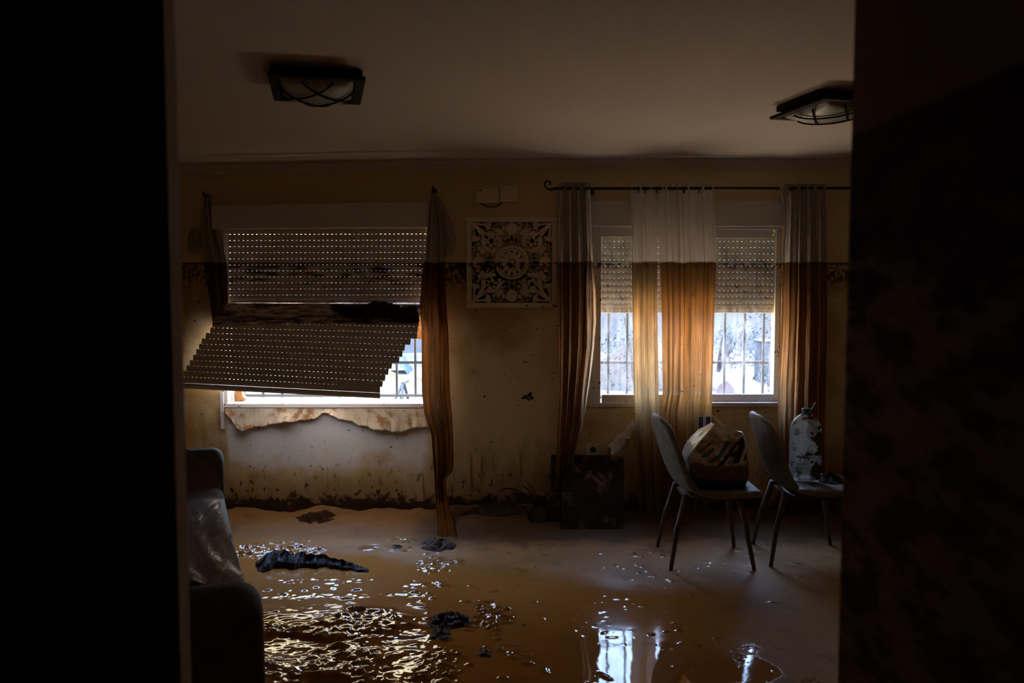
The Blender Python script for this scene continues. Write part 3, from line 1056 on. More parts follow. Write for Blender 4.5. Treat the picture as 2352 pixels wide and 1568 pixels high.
rows = [(421, 1514, 1637), (600, 1517, 1643), (720, 1521, 1639), (900, 1523, 1634), (950, 1514, 1632), (1080, 1514, 1628), (1205, 1516, 1622)]
curtain_mesh(rows, YC + .005, 4.4, .034, 220, 110, 8.3, pleat=.011).build('drape', M_sheer2, C_, smooth=True)
eyelets(C_, [Vector((P(q, 440, YC).x, YC, zr - .008)) for q in (1571, 1605)], .021, .0035)

# ------------------------------------------------------------------ things on the wall
pn = thing('carved_panel', P(1175.5, 603, D), 'square whitewashed panel carved with an openwork flower mandala', 'wall art')
pc = P(1175.5, 603, D)
R = .3125
b = MB()
fw = .034
y0, y1 = D - .030, D - .002
for x0, x1, z0, z1 in ((-R, R, R - fw, R), (-R, R, -R, -R + fw), (-R, -R + fw, -R + fw, R - fw), (R - fw, R, -R + fw, R - fw)):
    b.box(pc.x + x0, pc.x + x1, y0, y1, pc.z + z0, pc.z + z1)
b.build('frame', M_panelwhite, pn, bevel=.003)
b = MB()
Q = R - fw + .003
def disc(cx, cz_, r, y, n=16, sc=0., k=6):
    b.prism([(pc.x + Q * (cx + r * (1 + sc * math.cos(k * 2 * PI * i / n)) * math.cos(2 * PI * i / n)), pc.z + Q * (cz_ + r * (1 + sc * math.cos(k * 2 * PI * i / n)) * math.sin(2 * PI * i / n))) for i in range(n)], y, D - .006)
def leaf(cx, cz_, a, l, w_, y):
    pts = []
    for i in range(16):
        t = 2 * PI * i / 16
        u, v = l * math.cos(t), w_ * math.sin(t) * (1 - .35 * math.cos(t))
        pts.append((pc.x + Q * (cx + u * math.cos(a) - v * math.sin(a)), pc.z + Q * (cz_ + u * math.sin(a) + v * math.cos(a))))
    b.prism(pts, y, D - .006)
def ribbon(pts, w_, y):
    pts = [Vector(p) for p in pts]
    # smooth with Catmull-Rom
    q = []
    for i in range(len(pts) - 1):
        p0, p1, p2, p3 = pts[max(i - 1, 0)], pts[i], pts[i + 1], pts[min(i + 2, len(pts) - 1)]
        for k in range(5):
            t = k / 5
            q.append(.5 * ((2 * p1) + (p2 - p0) * t + (2 * p0 - 5 * p1 + 4 * p2 - p3) * t * t + (3 * p1 - p0 - 3 * p2 + p3) * t ** 3))
    q.append(pts[-1])
    for i in range(len(q) - 1):
        d_ = (q[i + 1] - q[i]).normalized()
        n = Vector((-d_.y, d_.x)) * w_ / 2
        a, c = q[i] - d_ * .006, q[i + 1] + d_ * .006
        b.prism([(pc.x + Q * k.x, pc.z + Q * k.y) for k in (a + n, a - n, c - n, c + n)], y, D - .006)
yy = D - .022
for r0, r1, y in ((.355, .415, D - .026), (.300, .340, D - .022)):
    n = 48
    for i in range(n):
        a, c = 2 * PI * i / n, 2 * PI * (i + 1) / n
        b.prism([(pc.x + Q * r_ * math.cos(t_), pc.z + Q * r_ * math.sin(t_)) for r_, t_ in ((r0, a), (r1, a), (r1, c), (r0, c))], y, D - .006)
for i in range(12):
    a = 2 * PI * (i + .5) / 12
    leaf(.20 * math.cos(a), .20 * math.sin(a), a, .125, .055, D - .020)
for i in range(12):
    a = 2 * PI * i / 12
    leaf(.10 * math.cos(a), .10 * math.sin(a), a, .085, .035, D - .024)
disc(0, 0, .07, D - .028)
for sx_ in (-1, 1):
    for sz in (-1, 1):
        for sw in (0, 1):
            def T(x, z):
                x, z = (z, x) if sw else (x, z)
                return (sx_ * x, sz * z)
            def A(a):
                v = Vector((math.cos(a), math.sin(a)))
                v = Vector(T(v.x, v.y))
                return math.atan2(v.y, v.x)
            ribbon([T(*p_) for p_ in ((.0, .58), (.13, .58), (.26, .63), (.38, .74), (.50, .88), (.62, .97))], .062, yy)
            ribbon([T(*p_) for p_ in ((.05, .46), (.12, .50), (.13, .56), (.08, .58))], .05, yy - .002)
            ribbon([T(*p_) for p_ in ((.18, .44), (.27, .52), (.38, .50), (.46, .45))], .055, yy)
            ribbon([T(*p_) for p_ in ((.40, .98), (.56, .90), (.66, .78), (.70, .66), (.62, .58))], .055, yy)
            ribbon([T(*p_) for p_ in ((.17, .85), (.26, .90), (.32, .84))], .045, yy)
            ribbon([T(*p_) for p_ in ((.14, .98), (.24, .95), (.36, .97))], .05, yy)
            ribbon([T(*p_) for p_ in ((.70, .66), (.80, .60), (.88, .50), (.97, .42))], .055, yy)
            leaf(*T(.78, .90), A(.45), .13, .05, yy - .003)
            leaf(*T(.86, .74), A(1.2), .12, .045, yy - .003)
            leaf(*T(.52, .70), A(.2), .12, .05, yy - .002)
            disc(*T(.20, .83), .045, yy - .002, 10)
            leaf(*T(.33, .60), A(1.0), .13, .05, yy - .003)
            leaf(*T(.30, .76), A(.7), .12, .05, yy - .001)
            leaf(*T(.62, .84), A(-.5), .11, .05, yy - .003)
            leaf(*T(.92, .62), A(1.5), .12, .04, yy - .001)
            leaf(*T(.46, .97), A(.1), .14, .045, yy)
            leaf(*T(.62, .66), A(.8), .12, .05, yy - .005)
            disc(*T(.30, .44), .05, yy - .003, 10)
            ribbon([T(*p_) for p_ in ((.0, .66), (.03, .55), (.10, .46))], .05, yy)
        for k in range(6):
            a = 2 * PI * k / 6 + .3
            leaf(sx_ * .50 + .07 * math.cos(a), sz * .53 + .07 * math.sin(a), a, .085, .04, yy - .004)
        leaf(sx_ * .80, sz * .80, math.atan2(sz, sx_), .20, .06, yy - .004)
        disc(sx_ * .95, sz * .95, .06, yy, 10)
for cx, cz_ in ((0, .82), (0, -.82), (.82, 0), (-.82, 0)):
    disc(cx, cz_, .145, yy - .002, 36, .07, 9)
    disc(cx, cz_, .05, yy - .007, 12)
    leaf(cx * .80, cz_ * .80, math.atan2(cz_, cx), .10, .05, yy)
b.build('carved_tracery', M_panelwhite, pn)

bx = thing('wall_box', P(1120, 447, D), 'small yellowed plastic box with a dark mark and cable loop, above the carved panel', 'box', 'boxes above the panel')
b = MB()
pbox(b, 1093.5, 1146.5, 431, 465.5, D - .045, D)
b.build('housing', M_box, bx, bevel=.004)
b = MB()
pbox(b, 1097, 1108, 436, 438, D - .047, D - .044)
b.build('dark_mark', M_iron, bx)
b = MB()
pts = [(1106, 465), (1112, 471), (1122, 475), (1132, 475.5), (1144, 472), (1152, 466)]
b.tube([P(q[0], q[1], D - .02) for q in pts], .004, 8)
b.build('cable', M_iron, bx, smooth=True)
b = MB()
pbox(b, 1148, 1189.5, 424, 463.5, D - .03, D)
o = b.build('wall_box', M_box, bevel=.004, origin=P(1168, 444, D))
tag(o, 'plain yellowed plastic box right beside the box with the cable loop', 'box', 'boxes above the panel')

so = thing('wall_socket', P(1361, 1031, D), 'white wall socket below the right window, above the dark board', 'socket')
b = MB()
pbox(b, 1346, 1377, 1018, 1046, D - .010, D)
b.build('cover_plate', white_mat('socket_plastic', (.60, .56, .48), .4), so, bevel=.003)
b = MB()
c_ = P(1362, 1033, D - .012)
b.tube([c_ + Vector((0, .004, 0)), c_], .021, 24)
b.tube([c_ + Vector((-.009, 0, 0)), c_ + Vector((-.009, -.002, 0))], .003, 8)
b.tube([c_ + Vector((.009, 0, 0)), c_ + Vector((.009, -.002, 0))], .003, 8)
b.build('outlet_well', M_iron, so)

# smear of mud on the wall
b = MB()
for px, py, r in ((1201, 914, .010), (1208, 912, .013), (1215, 908, .015), (1219, 903, .010), (1221, 914, .012), (1214, 917, .010), (1204, 908, .006)):
    c_ = P(px, py, D)
    b.grid(lambda u, v: (c_.x + r * v * math.cos(2 * PI * u) * (1 + .4 * fbm(u * 3, px)), D - .001 - .004 * (1 - v * v), c_.z + r * v * math.sin(2 * PI * u) * (1 + .4 * fbm(u * 4, py))), 14, 4)
tag(b.build('mud_smear', M_mud, smooth=True), 'small dark mud smear on the wall below the carved panel', 'smear')

# ------------------------------------------------------------------ ceiling lamps
def make_lamp():
    t = thing('ceiling_lamp', (0, 0, HC), 'square dark bronze ceiling lamp seen whole on the left of the ceiling', 'lamp', 'ceiling lamps')
    a, c = .187, .230
    z = HC
    b = MB()
    b.box(-.178, .178, -.165, .185, z - .030, z - .002)
    b.build('ceiling_plate', M_bronze, t, bevel=.003)
    b = MB()
    w_ = .040
    for x0, x1, y0, y1 in ((-a, a, -c, -c + w_), (-a, a, c - w_, c), (-a, -a + w_, -c + w_, c - w_), (a - w_, a, -c + w_, c - w_)):
        b.box(x0, x1, y0, y1, z - .058, z - .044)
    fr = b.build('frame', M_bronze, t, bevel=.002)
    for sx_ in (-1, 1):
        for sy in (-1, 1):
            b = MB()
            b.tube([(sx_ * (a - .05), sy * (c - .075), z - .026), (sx_ * (a - .05), sy * (c - .075), z - .050)], .006, 8)
            b.build('spacer', M_bronze, fr)
    def dome(x, y):
        u, v = x / (a - w_), y / (c - w_)
        return z - .046 - .050 * max(0, (1 - u * u)) ** .4 * max(0, (1 - v * v)) ** .4
    b = MB()
    aa, cc = a - w_, c - w_
    b.grid(lambda u, v: ((2 * u - 1) * aa, (2 * v - 1) * cc, dome((2 * u - 1) * aa, (2 * v - 1) * cc)), 20, 20)
    b.build('glass_shade', M_lampglass, t, smooth=True)
    b = MB()
    for p0, p1 in (((-1, -.4), (.4, 1)), ((-.4, -1), (1, .4)), ((-1, .4), (.4, -1)), ((-.4, 1), (1, -.4))):
        pts = []
        for k in range(15):
            s_ = k / 14
            x, y = aa * (p0[0] + (p1[0] - p0[0]) * s_), cc * (p0[1] + (p1[1] - p0[1]) * s_)
            pts.append((x, y, dome(x * .97, y * .97) - .007))
        b.tube(pts, .0042, 6)
    b.build('wire_basket', M_bronze, t, smooth=True)
    return t
lamp = make_lamp()
RZ = math.radians(13)
lamp.location = (-.813, 3.517, HC + sag(-.81) * .5)
lamp.rotation_euler = (0, 0, RZ)
l2 = copy_tree(lamp)
l2['label'] = 'square dark bronze ceiling lamp cut off by the dark wall on the right'
q = Vector((.187, .225, 0))
l2.location = (1.3716 + q.x * math.cos(RZ) - q.y * math.sin(RZ), 3.6955 + q.x * math.sin(RZ) + q.y * math.cos(RZ), HC)

# ------------------------------------------------------------------ chairs
M_seat = simple('grey_brown_upholstery', (.21, .175, .14), .6, 30, .25, .25, .35, mud=.30, mudcol=(.06, .03, .015), mscale=9)
M_leg = simple('dark_wood_leg', (.12, .075, .05), .45, 20, .3, .05, .4, mud=.3, mudcol=(.04, .02, .01))
def make_chair():
    t = thing('dining_chair', (0, 0, 0), 'dark upholstered dining chair carrying the crumpled shopping bag', 'chair', 'dining chairs')
    prof = [(-.275, .862), (-.272, .82), (-.250, .74), (-.222, .64), (-.190, .555), (-.155, .487), (-.098, .446), (-.01, .434), (.09, .434), (.18, .441), (.25, .446), (.30, .438)]
    wid = [.15, .185, .205, .215, .220, .225, .230, .235, .235, .228, .215, .19]
    wrap = [.03, .045, .055, .06, .06, .05, .03, .012, .0, 0, 0, 0]
    lift = [0, 0, 0, 0, 0, .01, .018, .018, .014, .01, .006, 0]
    n = 10
    def shell(rng, name):
        b = MB()
        vs = []
        for i in rng:
            for k in range(n + 1):
                v = 2 * k / n - 1
                e = abs(v) ** 2.4
                x, z = prof[i]
                vs.append((x + wrap[i] * e, v * wid[i], z + lift[i] * e - (.035 * e * abs(v) if i == 0 else 0)))
        m = len(list(rng))
        fs = [(j * (n + 1) + k, j * (n + 1) + k + 1, (j + 1) * (n + 1) + k + 1, (j + 1) * (n + 1) + k) for j in range(m - 1) for k in range(n)]
        b.add(vs, fs)
        o = b.build(name, M_seat, t, smooth=True)
        md = o.modifiers.new('solid', 'SOLIDIFY')
        md.thickness = .042
        md.offset = 1
        md = o.modifiers.new('sub', 'SUBSURF')
        md.levels = md.render_levels = 2
        return o
    shell(range(0, 7), 'backrest')
    shell(range(6, 12), 'seat')
    for sx_ in (-1, 1):
        for sy in (-1, 1):
            b = MB()
            b.tube([(sx_ * .165 + (.025 if sx_ < 0 else 0), sy * .145, .412), (sx_ * .20, sy * .18, .21), (sx_ * .238, sy * .216, -.004)], [.020, .0165, .011], 14)
            b.build('leg', M_leg, t, smooth=True)
    b = MB()
    for sy in (-1, 1):
        b.box(-.13, .20, sy * .14 - .014, sy * .14 + .014, .375, .396)
    b.box(-.14, -.10, -.154, .154, .375, .396)
    b.box(.165, .20, -.154, .154, .375, .396)
    b.build('under_frame', M_leg, t, bevel=.003)
    return t
ch = make_chair()
ch.location = (1.142, 4.835, .006)
ch2 = copy_tree(ch)
ch2['label'] = 'dark upholstered dining chair carrying the large water bottle'
ch2.location = (1.742, 4.885, .006)
ch2.rotation_euler = (0, 0, math.radians(-3))

# shopping bag
def bag_mat():
    t = NT('muddy_white_plastic')
    x, y, z = t.xyz()
    pos = t.pos()
    n1 = t.noise(pos, 9, 6, .65)
    c = t.mix(t.step(n1, .35, .6), (.72, .64, .54), (.84, .78, .70))
    c = t.mix(t.math('MULTIPLY', t.step(n1, .49, .57), .80), c, (.30, .155, .06))
    low = t.step(t.math('ADD', z, t.math('MULTIPLY', t.math('SUBTRACT', n1, .5), .12)), .61, .585)
    c = t.mix(t.math('MULTIPLY', low, .9), c, (.13, .06, .022))
    low2 = t.step(t.math('ADD', z, t.math('MULTIPLY', t.math('SUBTRACT', n1, .5), .14)), .52, .49)
    c = t.mix(low2, c, (.025, .012, .007))
    return t.done(t.bsdf(c, .35, t.bump(t.noise(pos, 26, 4), .35, .012), .5))
M_bag = bag_mat()
M_bagw = simple('white_bag_gusset', (.78, .74, .69), .32, 7, .2, .2, .5, mud=.25, mudcol=(.22, .13, .07), mscale=9)
M_blue = simple('dark_blue_print', (.012, .016, .05), .4, 20, .2, mud=.15)
M_teal = simple('teal_print', (.07, .20, .23), .4, 20, .3, mud=.38, mudcol=(.17, .085, .035))
bgo = thing('shopping_bag', (1.20, 4.80, .45), 'crumpled muddy white shopping bag with blue and teal print on a chair seat', 'bag')
YB = 4.66
def bagpt(px, py, y): return P(px, py, y)
rings = [  # front-left, front-right, back-right, back-left in photo pixels with depth
    [(1592, 1119, 4.70), (1712, 1116, 4.70), (1706, 1106, 4.92), (1600, 1106, 4.92)],
    [(1580, 1085, 4.665), (1716, 1085, 4.665), (1712, 1080, 4.94), (1585, 1075, 4.94)],
    [(1580, 1050, 4.66), (1717, 1045, 4.66), (1712, 1040, 4.95), (1566, 1042, 4.93)],
    [(1602, 1022, 4.66), (1712, 1015, 4.67), (1706, 1010, 4.95), (1578, 1012, 4.90)],
    [(1628, 992, 4.67), (1704, 1000, 4.69), (1700, 990, 4.94), (1606, 985, 4.86)],
    [(1644, 973, 4.70), (1706, 994, 4.72), (1672, 986, 4.93), (1634, 968, 4.82)],
]
SEG = 12
b = MB()
vs = []
NR = 30
def ringat(t):
    t *= len(rings) - 1
    i = min(int(t), len(rings) - 2)
    k = t - i
    return [bagpt(*rings[i][c]).lerp(bagpt(*rings[i + 1][c]), k) for c in range(4)]
for j in range(NR + 1):
    r4 = ringat(j / NR)
    for c in range(4):
        for s_ in range(SEG):
            p0 = r4[c].lerp(r4[(c + 1) % 4], s_ / SEG)
            e = math.sin(PI * s_ / SEG)
            cen = (r4[0] + r4[1] + r4[2] + r4[3]) / 4
            out = (p0 - cen)
            out.z = 0
            out.normalize()
            a = .020 if c == 0 else .008
            p0 = p0 + out * (e * .012 + a * fbm(p0.x * 13, p0.y * 13, p0.z * 13, 4)) * min(1, j / 3 + .2)
            vs.append(p0)
N4 = 4 * SEG
fs = []
mi = []
for j in range(NR):
    for k in range(N4):
        fs.append((j * N4 + k, j * N4 + (k + 1) % N4, (j + 1) * N4 + (k + 1) % N4, (j + 1) * N4 + k))
        mi.append(1 if 3 * SEG <= k < N4 else 0)
b.v = [tuple(q) for q in vs]
b.f = fs + [list(range(N4))[::-1]]
b.m = mi + [0]
body = b.build('body', [M_bag, M_bagw], bgo, smooth=True)
bvh = BVHTree.FromPolygons([Vector(q) for q in b.v], b.f)
def printed(name, quads, mat, off=.0018):
    m = MB()
    for qd in quads:
        rows_ = []
        nu, nv = 14, 8
        ok = True
        vs_ = []
        for j in range(nv + 1):
            for i in range(nu + 1):
                u, v = i / nu, j / nv
                px = (qd[0][0] * (1 - u) + qd[1][0] * u) * (1 - v) + (qd[3][0] * (1 - u) + qd[2][0] * u) * v
                py = (qd[0][1] * (1 - u) + qd[1][1] * u) * (1 - v) + (qd[3][1] * (1 - u) + qd[2][1] * u) * v
                d_ = ray(px, py).normalized()
                hit = bvh.ray_cast(CAM, d_)
                p0 = hit[0] - d_ * off if hit[0] is not None else None
                vs_.append(p0)
        idx = {}
        for i, p0 in enumerate(vs_):
            if p0 is not None:
                idx[i] = len(m.v)
                m.v.append(tuple(p0))
        for j in range(nv):
            for i in range(nu):
                f = [j * (nu + 1) + i, j * (nu + 1) + i + 1, (j + 1) * (nu + 1) + i + 1, (j + 1) * (nu + 1) + i]
                if all(q in idx for q in f):
                    m.f.append([idx[q] for q in f])
                    m.m.append(0)
    return m.build(name, mat, bgo, smooth=True)
def bq(*pts): return [(1480 + x / 6.532, 920 + y / 6.532) for x, y in pts]
printed('printed_letter', [bq((1085, 990), (1180, 970), (1440, 590), (1385, 610)), bq((1385, 620), (1490, 520), (1500, 700), (1420, 690)), bq((1320, 945), (1420, 935), (1500, 690), (1420, 680)), bq((1290, 810), (1330, 860), (1400, 800), (1380, 740))], M_blue)
printed('printed_stripes', [bq((960, 915), (1010, 945), (1150, 850), (1120, 800)), bq((850, 840), (905, 855), (1060, 740), (1040, 700)), bq((800, 775), (835, 785), (1010, 640), (990, 620)), bq((1120, 800), (1160, 830), (1300, 610), (1230, 600))], M_teal)
printed('printed_mark', [bq((1490, 890), (1535, 905), (1535, 790), (1515, 800))], M_blue)
b = MB()                                    # raised handle strip behind
def hnd(u, v):
    px = 1604 + 29 * u - 1.5 * v
    py = 953 + 3 * math.sin(PI * u) + 62 * v
    return P(px, py, 4.95 + .01 * math.sin(3 * u + v))
b.grid(hnd, 8, 10)
hd = b.build('handle', M_bagw, bgo, smooth=True, solid=.0015)
b = MB()
for u0, u1 in ((.05, .38), (.62, .98)):
    b.grid(lambda u, v: P(1604 + 29 * (u0 + (u1 - u0) * u) - 1.5 * v, 957 + 56 * v, 4.947), 4, 8)
b.build('blue_band', M_blue, hd)
b = MB()
pts = [(1606, 953), (1622, 951), (1640, 957), (1655, 972), (1664, 985)]
b.tube([P(q[0], q[1], 4.93) for q in pts], .0022, 6)
b.build('handle_cord', M_bagw, bgo, smooth=True)

# water bottle
def bottle_mat():
    t = NT('muddy_clear_plastic')
    p_ = t.objpos()
    n1 = t.noise(p_, 13, 6, .6)
    q = t.n('ShaderNodeSeparateXYZ')
    t.put(q.inputs[0], p_)
    m = t.step(t.math('ADD', n1, t.math('MULTIPLY', q.outputs[0], 1.6)), .55, .59)
    m2 = t.step(t.math('ADD', n1, t.math('MULTIPLY', q.outputs[2], -.60)), .46, .54)
    m = t.math('MAXIMUM', m, t.math('MULTIPLY', m2, .8))
    tp = t.n('ShaderNodeBsdfTransparent')
    tp.inputs[0].default_value = (.94, .95, .95, 1)
    haze = t.bsdf((.80, .78, .72), .14, None, .8)
    tl = t.n('ShaderNodeBsdfTranslucent')
    tl.inputs[0].default_value = (.85, .82, .74, 1)
    haze = t.mixsh(.30, haze, tl.outputs[0])
    sh_ = t.mixsh(.29, tp.outputs[0], haze)
    mud = t.bsdf((.075, .038, .018), .45)
    return t.done(t.mixsh(m, sh_, mud))
M_bottle = bottle_mat()
BX, BY = P(1848, 1110, 4.90).x, 4.90
bz = .468
bt = thing('water_bottle', (BX, BY, bz), 'large ribbed clear water bottle streaked with mud standing on a chair', 'bottle')
pr = [(.0, .0), (.078, .0), (.088, .010)]
z_ = .02
while z_ < .265:
    pr += [(.0915, z_ + .002), (.0925, z_ + .007), (.0860, z_ + .013), (.0860, z_ + .018)]
    z_ += .0225
pr += [(.092, .285), (.090, .305), (.082, .330), (.066, .355), (.045, .375), (.026, .388), (.021, .395), (.021, .403)]
MB().lathe(pr, (BX, BY, bz), 48, sq=.25).build('body', M_bottle, bt, smooth=True)
M_cap = simple('teal_plastic', (.04, .17, .16), .35, 20, .2, 0, .5)
MB().lathe([(0, .395), (.025, .395), (.026, .402), (.025, .418), (.022, .421), (0, .421)], (BX, BY, bz), 20).build('cap', M_cap, bt, smooth=False, bevel=.002)
MB().lathe([(.024, .384), (.031, .384), (.031, .392), (.024, .392)], (BX, BY, bz), 20).build('neck_ring', M_cap, bt)
b = MB()
b.tube([(BX - .004, BY - .027, bz + .388), (BX + .014, BY - .032, bz + .408), (BX + .034, BY - .030, bz + .435), (BX + .042, BY - .028, bz + .450), (BX + .050, BY - .026, bz + .462)], [.005, .0045, .0055, .006, .0025], 8)
b.build('handle', M_cap, bt, smooth=True)

def clump(name, cx, cy, rx, ry, h, label, cat, mat=None, seed=0., rot=0., base=None, ridge=1.0, n=46):
    b = MB()
    def fn(u, v):
        q = 2 * PI * u
        rr = 1 + .28 * fbm(math.cos(q) * 1.4, math.sin(q) * 1.4, seed, 3)
        x, y = rx * v * rr * math.cos(q), ry * v * rr * math.sin(q)
        X = cx + x * math.cos(rot) - y * math.sin(rot)
        Yq = cy + x * math.sin(rot) + y * math.cos(rot)
        k = max(0, 1 - v * v)
        z = (floor_h(X, Yq) if base is None else base) - .006 + h * k * (.25 + ridge * 1.5 * (ridged(X * 14 + seed, Yq * 16, 4) - .38))
        return (X, Yq, z)
    b.grid(fn, n, 16)
    return tag(b.build(name, mat or M_mud, smooth=True), label, cat)
clump('mud_clump', 1.925, 4.93, .085, .12, .055, 'dark mud clump on the front of the bottle chair seat', 'mud', seed=3.3, base=.452, mat=M_drymud)

# ------------------------------------------------------------------ sofa with plastic sheet
M_sofa = simple('dark_brown_velour', (.09, .06, .045), .8, 16, .3, .2, .3)
M_sofacush = simple('green_beige_cushion', (.10, .085, .045), .75, 16, .3, .2, .3, mud=.35, mudcol=(.09, .055, .025))
sf = thing('sofa', (-1.9, 3.85, 0), 'dark brown upholstered sofa cut off by the doorway edge', 'sofa')
ex = Vector((-.374, .927, 0)).normalized()      # along the sofa, away from the camera
ey = Vector((-.927, -.374, 0)).normalized()     # towards its back
def sp(o, a, c, z): return o + ex * a + ey * c + Vector((0, 0, z))
F0 = Vector((-.845, 2.76, 0))
def rbox(b, o, a0, a1, c0, c1, z0, z1, rt=.07, n=6, taper=0.):
    # armrest or cushion with rounded top edges along its front and top
    sec = []
    for i in range(n + 1):
        q = PI / 2 * i / n
        sec.append((a0 + rt - rt * math.cos(q), z1 - rt + rt * math.sin(q)))
    for i in range(n + 1):
        q = PI / 2 * i / n
        sec.append((a1 - rt + rt * math.sin(q), z1 - rt + rt * math.cos(q)))
    sec += [(a1, z0), (a0, z0)]
    m = len(sec)
    st = []
    for j in range(n + 1):
        q = PI / 2 * j / n
        st.append((c0 + rt - rt * math.sin(q), rt * (1 - math.cos(q))))
    st = [(c0 + rt * (1 - math.sin(PI / 2 * j / n)), rt * .9 * (1 - math.cos(PI / 2 * (1 - j / n)) if False else 1 - math.sin(PI / 2 * (1 - 0)) )) for j in range(1)]
    rows_ = []
    for j in range(n + 1):
        q = PI / 2 * j / n
        rows_.append((c0 + rt * (1 - math.sin(q)), rt * (1 - math.cos(q)) * 0 + rt * (1 - math.sin(PI / 2 - (PI / 2 - q)) if False else 1 - math.cos(PI / 2 - q) if False else 0)))
    cs = [(c0, rt)] + [(c0 + rt * (1 - math.cos(PI / 2 * j / n)), rt * (1 - math.sin(PI / 2 * j / n))) for j in range(1, n + 1)] + [(c1, 0)]
    vs = []
    for c, dr in cs:
        for a, z in sec:
            am = (a0 + a1) / 2
            zz = z - dr if z > z0 + .02 else z
            aa = am + (a - am) * (1 - dr / (a1 - a0) * .8)
            vs.append(sp(o, aa, c, zz))
    fs = [(j * m + i, j * m + (i + 1) % m, (j + 1) * m + (i + 1) % m, (j + 1) * m + i) for j in range(len(cs) - 1) for i in range(m)]
    fs += [list(range(m))[::-1], [(len(cs) - 1) * m + i for i in range(m)]]
    b.add(vs, fs)
b = MB(); rbox(b, F0, 0, .20, 0, .95, .02, .575, .085); b.build('armrest', M_sofa, sf, smooth=True)
b = MB(); rbox(b, F0, 2.20, 2.36, .02, .95, .02, .66, .06); b.build('armrest', M_sofa, sf, smooth=True)
b = MB(); rbox(b, F0, .20, 2.20, .06, .95, .02, .30, .03); b.build('base', M_sofa, sf, smooth=True)
for k in range(2):
    b = MB(); rbox(b, F0, .205 + k, 1.195 + k, .03, .75, .30, .45, .05); b.build('seat_cushion', M_sofacush, sf, smooth=True)
b = MB(); rbox(b, F0, .20, 2.20, .70, .95, .30, .90, .08); b.build('backrest', M_sofa, sf, smooth=True)
def plastic_mat():
    t = NT('thin_plastic_film')
    p_ = t.pos()
    n1 = t.noise(p_, 3, 3, .5, .4)
    nr = t.bump(t.noise(t.pos((5, 1.6, 1.6)), 2.2, 4, .6, 2.2), .22, .03)
    tp = t.n('ShaderNodeBsdfTransparent')
    tp.inputs[0].default_value = (.75, .66, .68, 1)
    g = t.bsdf((.26, .185, .18), .24, nr, .55)
    return t.done(t.mixsh(t.step(n1, .3, .7, .70, .95), tp.outputs[0], g))
M_film = plastic_mat()
b = MB()
def onseat(py): return 1.10 * 1900 / (py - 663)
prow = [(1030, 380, 425, 4.72), (1040, 380, 445, 4.70), (1058, 380, 478, 4.66), (1078, 380, 498, 4.62), (1105, 380, 505, 4.55), (1135, 380, 515, 4.42), (1142, 380, 519, 4.38), (1152, 380, 508, onseat(1152)), (1170, 380, 505, onseat(1170)),
        (1200, 380, 512, onseat(1200)), (1240, 380, 526, onseat(1240)), (1290, 380, 548, onseat(1290)), (1320, 380, 556, onseat(1320)), (1345, 380, 556, onseat(1345))]
def film(u, v):
    py = 1030 + 310 * v
    r = lerp_rows(prow, py)
    px = r[1] + (r[2] - r[1]) * u
    Yq = r[3] - .04 + .05 * (1 - u)
    p0 = P(px, py, Yq)
    wr = .022 * fbm(u * 1.4 + v * 1.2, v * 3 - u * 1.2, 3, 3) + .018 * (ridged(u * .8 + v * 2.0, v * 2.2 - u * 1.4 + 2, 2) - .6) * (.4 + v)
    p0.y += wr
    p0.x += wr * .25 * u
    p0.z += wr * .3
    return p0
b.grid(film, 70, 110)
tag(b.build('plastic_sheet', M_film, smooth=True), 'crumpled see-through plastic sheet draped over the sofa seat', 'sheet')

# ------------------------------------------------------------------ leaning board, uprooted plant, mud and rags on the floor
M_board = simple('muddy_dark_board', (.030, .012, .007), .7, 10, .4, .3, .15, mud=.40, mudcol=(.17, .115, .055), mscale=9)
b = MB()
q = [P(1292, 1046, 5.72), P(1434, 1048, 5.72), PZ(1432, 1217, .0), PZ(1288, 1214, .0)]
yb = (q[2].y + q[3].y) / 2
q = [P(1292, 1046, 5.70), P(1434, 1048, 5.70), P(1431, 1217, 5.40), P(1289, 1214, 5.40)]
b.hexa(q, [v + Vector((0, .022, .004)) for v in q])
tag(b.build('wooden_board', M_board, bevel=.003), 'dark muddy rectangular board leaning on the wall under the socket', 'board')
b = MB()
q = [P(1266, 1046, 5.735), P(1289, 1046, 5.735), P(1287, 1205, 5.50), P(1262, 1205, 5.50)]
b.hexa(q, [v + Vector((0, .02, .003)) for v in q])
tag(b.build('wooden_plank', M_board, bevel=.003), 'narrow dark plank standing behind the left drape of the right window', 'board')

pt = thing('uprooted_plant', P(1225, 1170, 5.5), 'dark uprooted plant with long arching leaves on the mud by the wall', 'plant')
M_leafd = simple('dead_dark_leaf', (.035, .022, .010), .5, 20, .3, .1, .4)
def blade(pts, w_):
    b = MB()
    ps = [Vector(p_) for p_ in pts]
    n = 18
    vs = []
    for k in range(n + 1):
        t = k / n
        p0 = (1 - t) ** 3 * ps[0] + 3 * t * (1 - t) ** 2 * ps[1] + 3 * t * t * (1 - t) * ps[2] + t ** 3 * ps[3]
        wd = w_ * math.sin(PI * min(1, t * .85 + .12)) * (1 - t) ** .3
        vs += [p0 + Vector((0, -.3, 1)).normalized() * wd, p0 + Vector((0, -.006, 0)), p0 - Vector((0, -.3, 1)).normalized() * wd]
    fs = []
    for k in range(n):
        fs += [(3 * k, 3 * k + 1, 3 * k + 4, 3 * k + 3), (3 * k + 1, 3 * k + 2, 3 * k + 5, 3 * k + 4)]
    b.add(vs, fs)
    return b
root = P(1240, 1160, 5.58)
